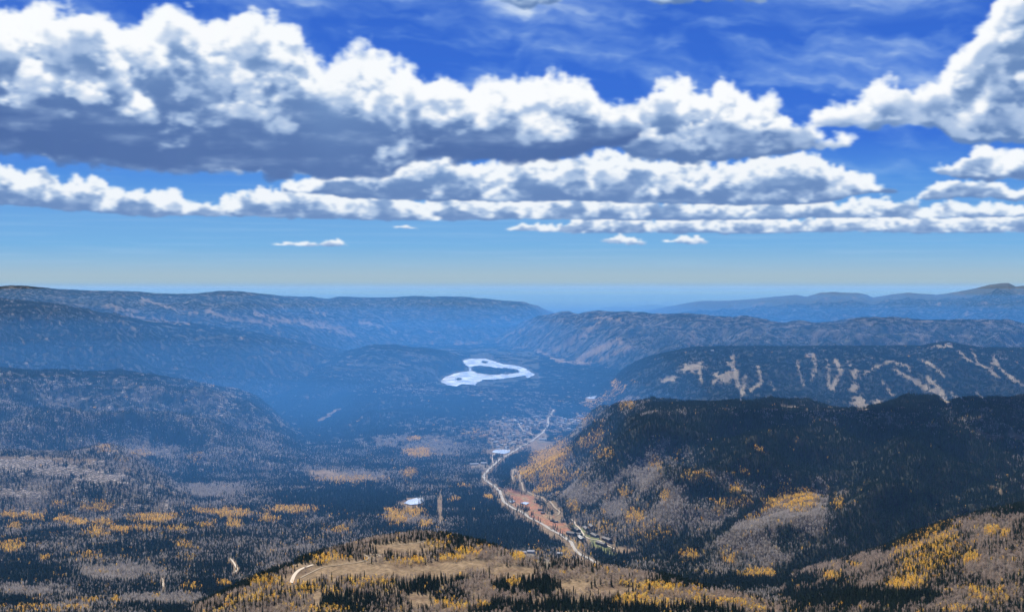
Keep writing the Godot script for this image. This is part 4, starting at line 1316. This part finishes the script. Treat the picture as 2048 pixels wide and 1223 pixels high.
func paint(called: String, c: Color, rough := 0.85, metal := 0.0) -> StandardMaterial3D:
	var m := StandardMaterial3D.new()
	m.resource_name = called
	m.albedo_color = c.linear_to_srgb()
	m.roughness = rough
	m.metallic_specular = 0.5 if rough < 0.3 else 0.15
	m.metallic = metal
	return m

func house(called: String, label: String, category: String, group: String, at: Vector3, turn: float, w: float, d: float, h: float, wall: Material, roof: Material, glass: Material) -> void:
	var t := Node3D.new()
	t.name = numbered(called)
	tag(t, label, category, group)
	t.position = at
	t.rotation.y = turn
	add_child(t)
	var mi := MeshInstance3D.new()
	mi.name = "wall"
	mi.mesh = box_mesh(w, h + 3.0, d)
	mi.position.y = h * 0.5 - 1.5
	mi.material_override = wall
	t.add_child(mi)
	mi = MeshInstance3D.new()
	mi.name = "roof"
	mi.mesh = gable(w + 1.6, d * 0.32, d + 1.8)
	mi.position.y = h + 0.02
	mi.material_override = roof
	t.add_child(mi)
	var n := maxi(2, int(w / 6.0))
	for k in n:
		for s in [-1.0, 1.0]:
			for f in maxi(1, int(h / 3.0)):
				var win := MeshInstance3D.new()
				win.name = "window"
				win.mesh = box_mesh(2.2, 1.5, 0.16)
				win.material_override = glass
				win.position = Vector3((k + 0.5) / n * w - w * 0.5, 1.7 + f * 2.9, s * (d * 0.5 + 0.05))
				t.add_child(win, true)

func buildings() -> void:
	var glass := paint("window_glass", Color(0.03, 0.04, 0.05), 0.1)
	var brown := paint("brown_siding", Color(0.12, 0.075, 0.05))
	var tan_wall := paint("tan_siding", Color(0.34, 0.27, 0.2))
	var white := paint("pale_siding", Color(0.42, 0.40, 0.37))
	var dark := paint("dark_shingles", Color(0.055, 0.055, 0.065), 0.7)
	var metal := paint("pale_metal_roof", Color(0.33, 0.335, 0.345), 0.8, 0.0)
	var grey := paint("grey_shingles", Color(0.22, 0.23, 0.25), 0.7)
	# ends of each ridge in photo pixels, depth, height
	var rows := [
		[1147, 1058, 1162, 1067, 16, 9, "long dark-roofed lodge beside the green lawn"], [1166, 1051, 1180, 1066, 15, 9, "long dark-roofed apartment house next to the lawn, behind the lodge"], [1177, 1049, 1190, 1062, 15, 9, "dark-roofed apartment house farthest up at the edge of the firs"],
		[1180, 1069, 1200, 1077, 15, 9, "dark-roofed apartment house in the middle of the lawn row"], [1203, 1078, 1226, 1088, 15, 9, "longest dark-roofed apartment house at the end of the lawn"], [1154, 1076, 1172, 1086, 18, 9, "broad grey-roofed lodge above golden trees by the highway"],
		[1192, 1086, 1214, 1095, 14, 8, "dark-roofed house row below the oval lawn"], [1135, 1068, 1150, 1072, 14, 8, "dark-roofed house between the highway and the lodge"], [1152, 1070, 1163, 1073, 13, 7, "short dark-roofed house next to the lodge"],
	]
	for r in rows:
		var a := ground(r[0], r[1])
		var b := ground(r[2], r[3])
		var c := (a + b) * 0.5
		# keep to the length the row has across the picture, and a house's usual length
		var d := b - a
		var len := clampf(Vector2(d.x, d.z).length(), 18.0, 62.0)
		house("apartment_house", r[6], "house", "long houses by the highway", Vector3(c.x, height(c.x, -c.z), c.z), atan2(-d.z, d.x), len, r[4], r[5], brown, grey if r[4] > 17 else dark, glass)
	for r in [[1080, 1021, "farmhouse on the red meadow, dark-roofed, next to its barn"], [1086, 1028, "dark barn at the end of the red meadow lane"], [1105, 1043, "dark-roofed cabin in trees south of the red meadow"], [1112, 1045, "dark-roofed cabin next to the pale forecourt"], [1127, 1044, "low dark-roofed cabin on the lane to the lodge"]]:
		var c := ground(r[0], r[1])
		house("cabin", r[2], "house", "cabins in the red meadow", c, rng.randf_range(-0.6, 0.3), 17.0, 10.0, 5.0, brown, dark, glass)
	for r in [[948, 930, 46, 18, "long pale-roofed hall in the forest clearing"], [968, 928, 34, 16, "shorter pale-roofed hall behind the long one"], [1086, 880, 46, 20, "bright pale-roofed hall on the gravel lot by the highway"], [1072, 834, 34, 16, "pale-roofed building near the head of the highway"], [1062, 1106, 26, 14, "pale-roofed shed on the gravel yard behind the hilltop"], [1046, 1108, 22, 14, "second pale shed at the end of the gravel yard"], [1120, 1110, 18, 12, "pale-roofed cabin between firs near the highway bend"]]:
		var c := ground(r[0], r[1])
		house("hall", r[4], "building", "", c, rng.randf_range(-0.3, 0.3), r[2], r[3], 6.0, white, metal, glass)
	for v in village_spots():
		var roof: Material = [metal, grey, dark][v.roof]
		var wall: Material = [tan_wall, white][v.wall]
		var look: String = ["pale metal-roofed", "grey-shingled", "dark-roofed"][v.roof] + [" tan", " white"][v.wall]
		house("village_house", ("%s house among the firs of the village" if v.west else "%s house in the clearing across the highway from the village") % look, "house", "houses of the village" if v.west else "houses across the highway", v.at, v.turn, v.long, v.deep, v.high, wall, roof, glass)
	for r in [[1466, 741, "pale lift station among the wide ski runs"], [1620, 710, "pale lift station at the top of a narrow ski run"], [1898, 688, "white summit lift station on the highest ski hill top"], [1425, 702, "low pale hut at the left crest of the ski hill"]]:
		var c := ground(r[0], r[1])
		house("lift_station", r[2], "building", "lift stations on the ski hill", c, 0.2, 26.0, 14.0, 7.0, white, metal, glass)

func village_spots() -> Array:
	var g := RandomNumberGenerator.new()
	g.seed = 77
	var out := []
	while out.size() < 100:
		var west := out.size() < 74
		var px := g.randf_range(985, 1092) if west else g.randf_range(1106, 1165)
		var py := g.randf_range(838, 900) if west else g.randf_range(828, 862)
		if west and px > 1070 - (py - 860) * 1.4:
			continue
		var at := ground(px, py)
		var free := true
		for v in out:
			if v.at.distance_to(at) < 30.0:
				free = false
		if free:
			out.append({"at": at, "west": west, "turn": g.randf_range(-1.0, 1.0), "long": g.randf_range(13, 27), "deep": g.randf_range(10, 14), "high": g.randf_range(4.5, 8.0), "roof": g.randi() % 3, "wall": g.randi() % 2})
	return out

# Cut the trees on a lot and just in front of it.
func open_lots() -> void:
	var lots := []
	for v in village_spots():
		lots.append([v.at, 30.0, 120.0])
	for p in [[948, 930], [968, 928], [1086, 880], [1072, 834], [1062, 1106], [1046, 1108], [1120, 1110], [1080, 1021], [1086, 1028], [1105, 1043], [1112, 1045], [1127, 1044], [1155, 1063], [1173, 1060], [1184, 1056], [1190, 1074], [1214, 1084], [1163, 1082], [1203, 1091], [1142, 1071], [1466, 741], [1620, 710], [1898, 688]]:
		lots.append([ground(p[0], p[1]), 32.0, 80.0])
	for q in lots:
		var c: Vector3 = q[0]
		for s in range(-2, 9):
			for e in range(-3, 4):
				var z: float = -c.z - s * q[2] / 8.0
				var o := cell(c.x * z / -c.z + e * q[1] / 3.0, z)
				if open[o] < 0.8:
					open[o] = 0.85
					okind[o] = 3 if s < 2 and absi(e) < 2 else 0

# ---------------------------------------------------------------- the cumulus above the frame whose shadow lies on the wooded mountain
func shading_cloud() -> void:
	var g := RandomNumberGenerator.new()
	g.seed = 5
	var up := Vector3(-0.185, 0.643, -0.743)          # towards the sun
	var white := StandardMaterial3D.new()
	white.resource_name = "cloud_white"
	white.albedo_color = Color(0.9, 0.9, 0.9).linear_to_srgb()
	white.roughness = 1.0
	var bump := FastNoiseLite.new()
	bump.seed = 8
	bump.frequency = 1.0 / 260.0
	bump.fractal_octaves = 4
	for w in [[Vector3(2300, 250, -7000), 5200.0, 1200.0, 620.0, 14, 1.0, "white flat-based cumulus above the wooded mountain that it shades"]]:
		cloud_heap(g, w[0] + up * ((w[1] - w[0].y) / up.y), w[2], w[3], w[4], w[5], w[6], white, bump)

func cloud_heap(g: RandomNumberGenerator, c: Vector3, wide: float, deep: float, count: int, big: float, label: String, white: Material, bump: FastNoiseLite) -> void:
	var st := fresh()
	st.set_smooth_group(0)
	for k in count:
		var a := g.randf() * TAU
		var r := sqrt(g.randf())
		var q := Vector3(cos(a) * r * wide, 0, sin(a) * r * deep)
		var size := g.randf_range(150.0, 330.0) * (1.15 - 0.4 * r) * big
		q.y = size * 0.55
		puff_ball(st, q, size, bump)
	st.generate_normals()
	var o := MeshInstance3D.new()
	o.mesh = st.commit()
	o.material_override = white
	o.name = numbered("cloud")
	o.position = c
	tag(o, label, "cloud")
	add_child(o)

func puff_ball(st: SurfaceTool, c: Vector3, r: float, bump: FastNoiseLite) -> void:
	var rows := 10
	var cols := 16
	var p := []
	for j in rows + 1:
		for i in cols:
			var v := PI * j / rows
			var u := TAU * i / cols
			var d := Vector3(sin(v) * cos(u), cos(v), sin(v) * sin(u))
			var q := c + d * r
			q += d * bump.get_noise_3dv(q) * r * 0.7
			q.y = maxf(q.y, -20.0 + 14.0 * bump.get_noise_2d(q.x, q.z))
			p.append(q)
	for j in rows:
		for i in cols:
			var a: int = j * cols + i
			var b: int = j * cols + (i + 1) % cols
			tri(st, p[a], p[b], p[a + cols], Color.WHITE)
			tri(st, p[b], p[b + cols], p[a + cols], Color.WHITE)
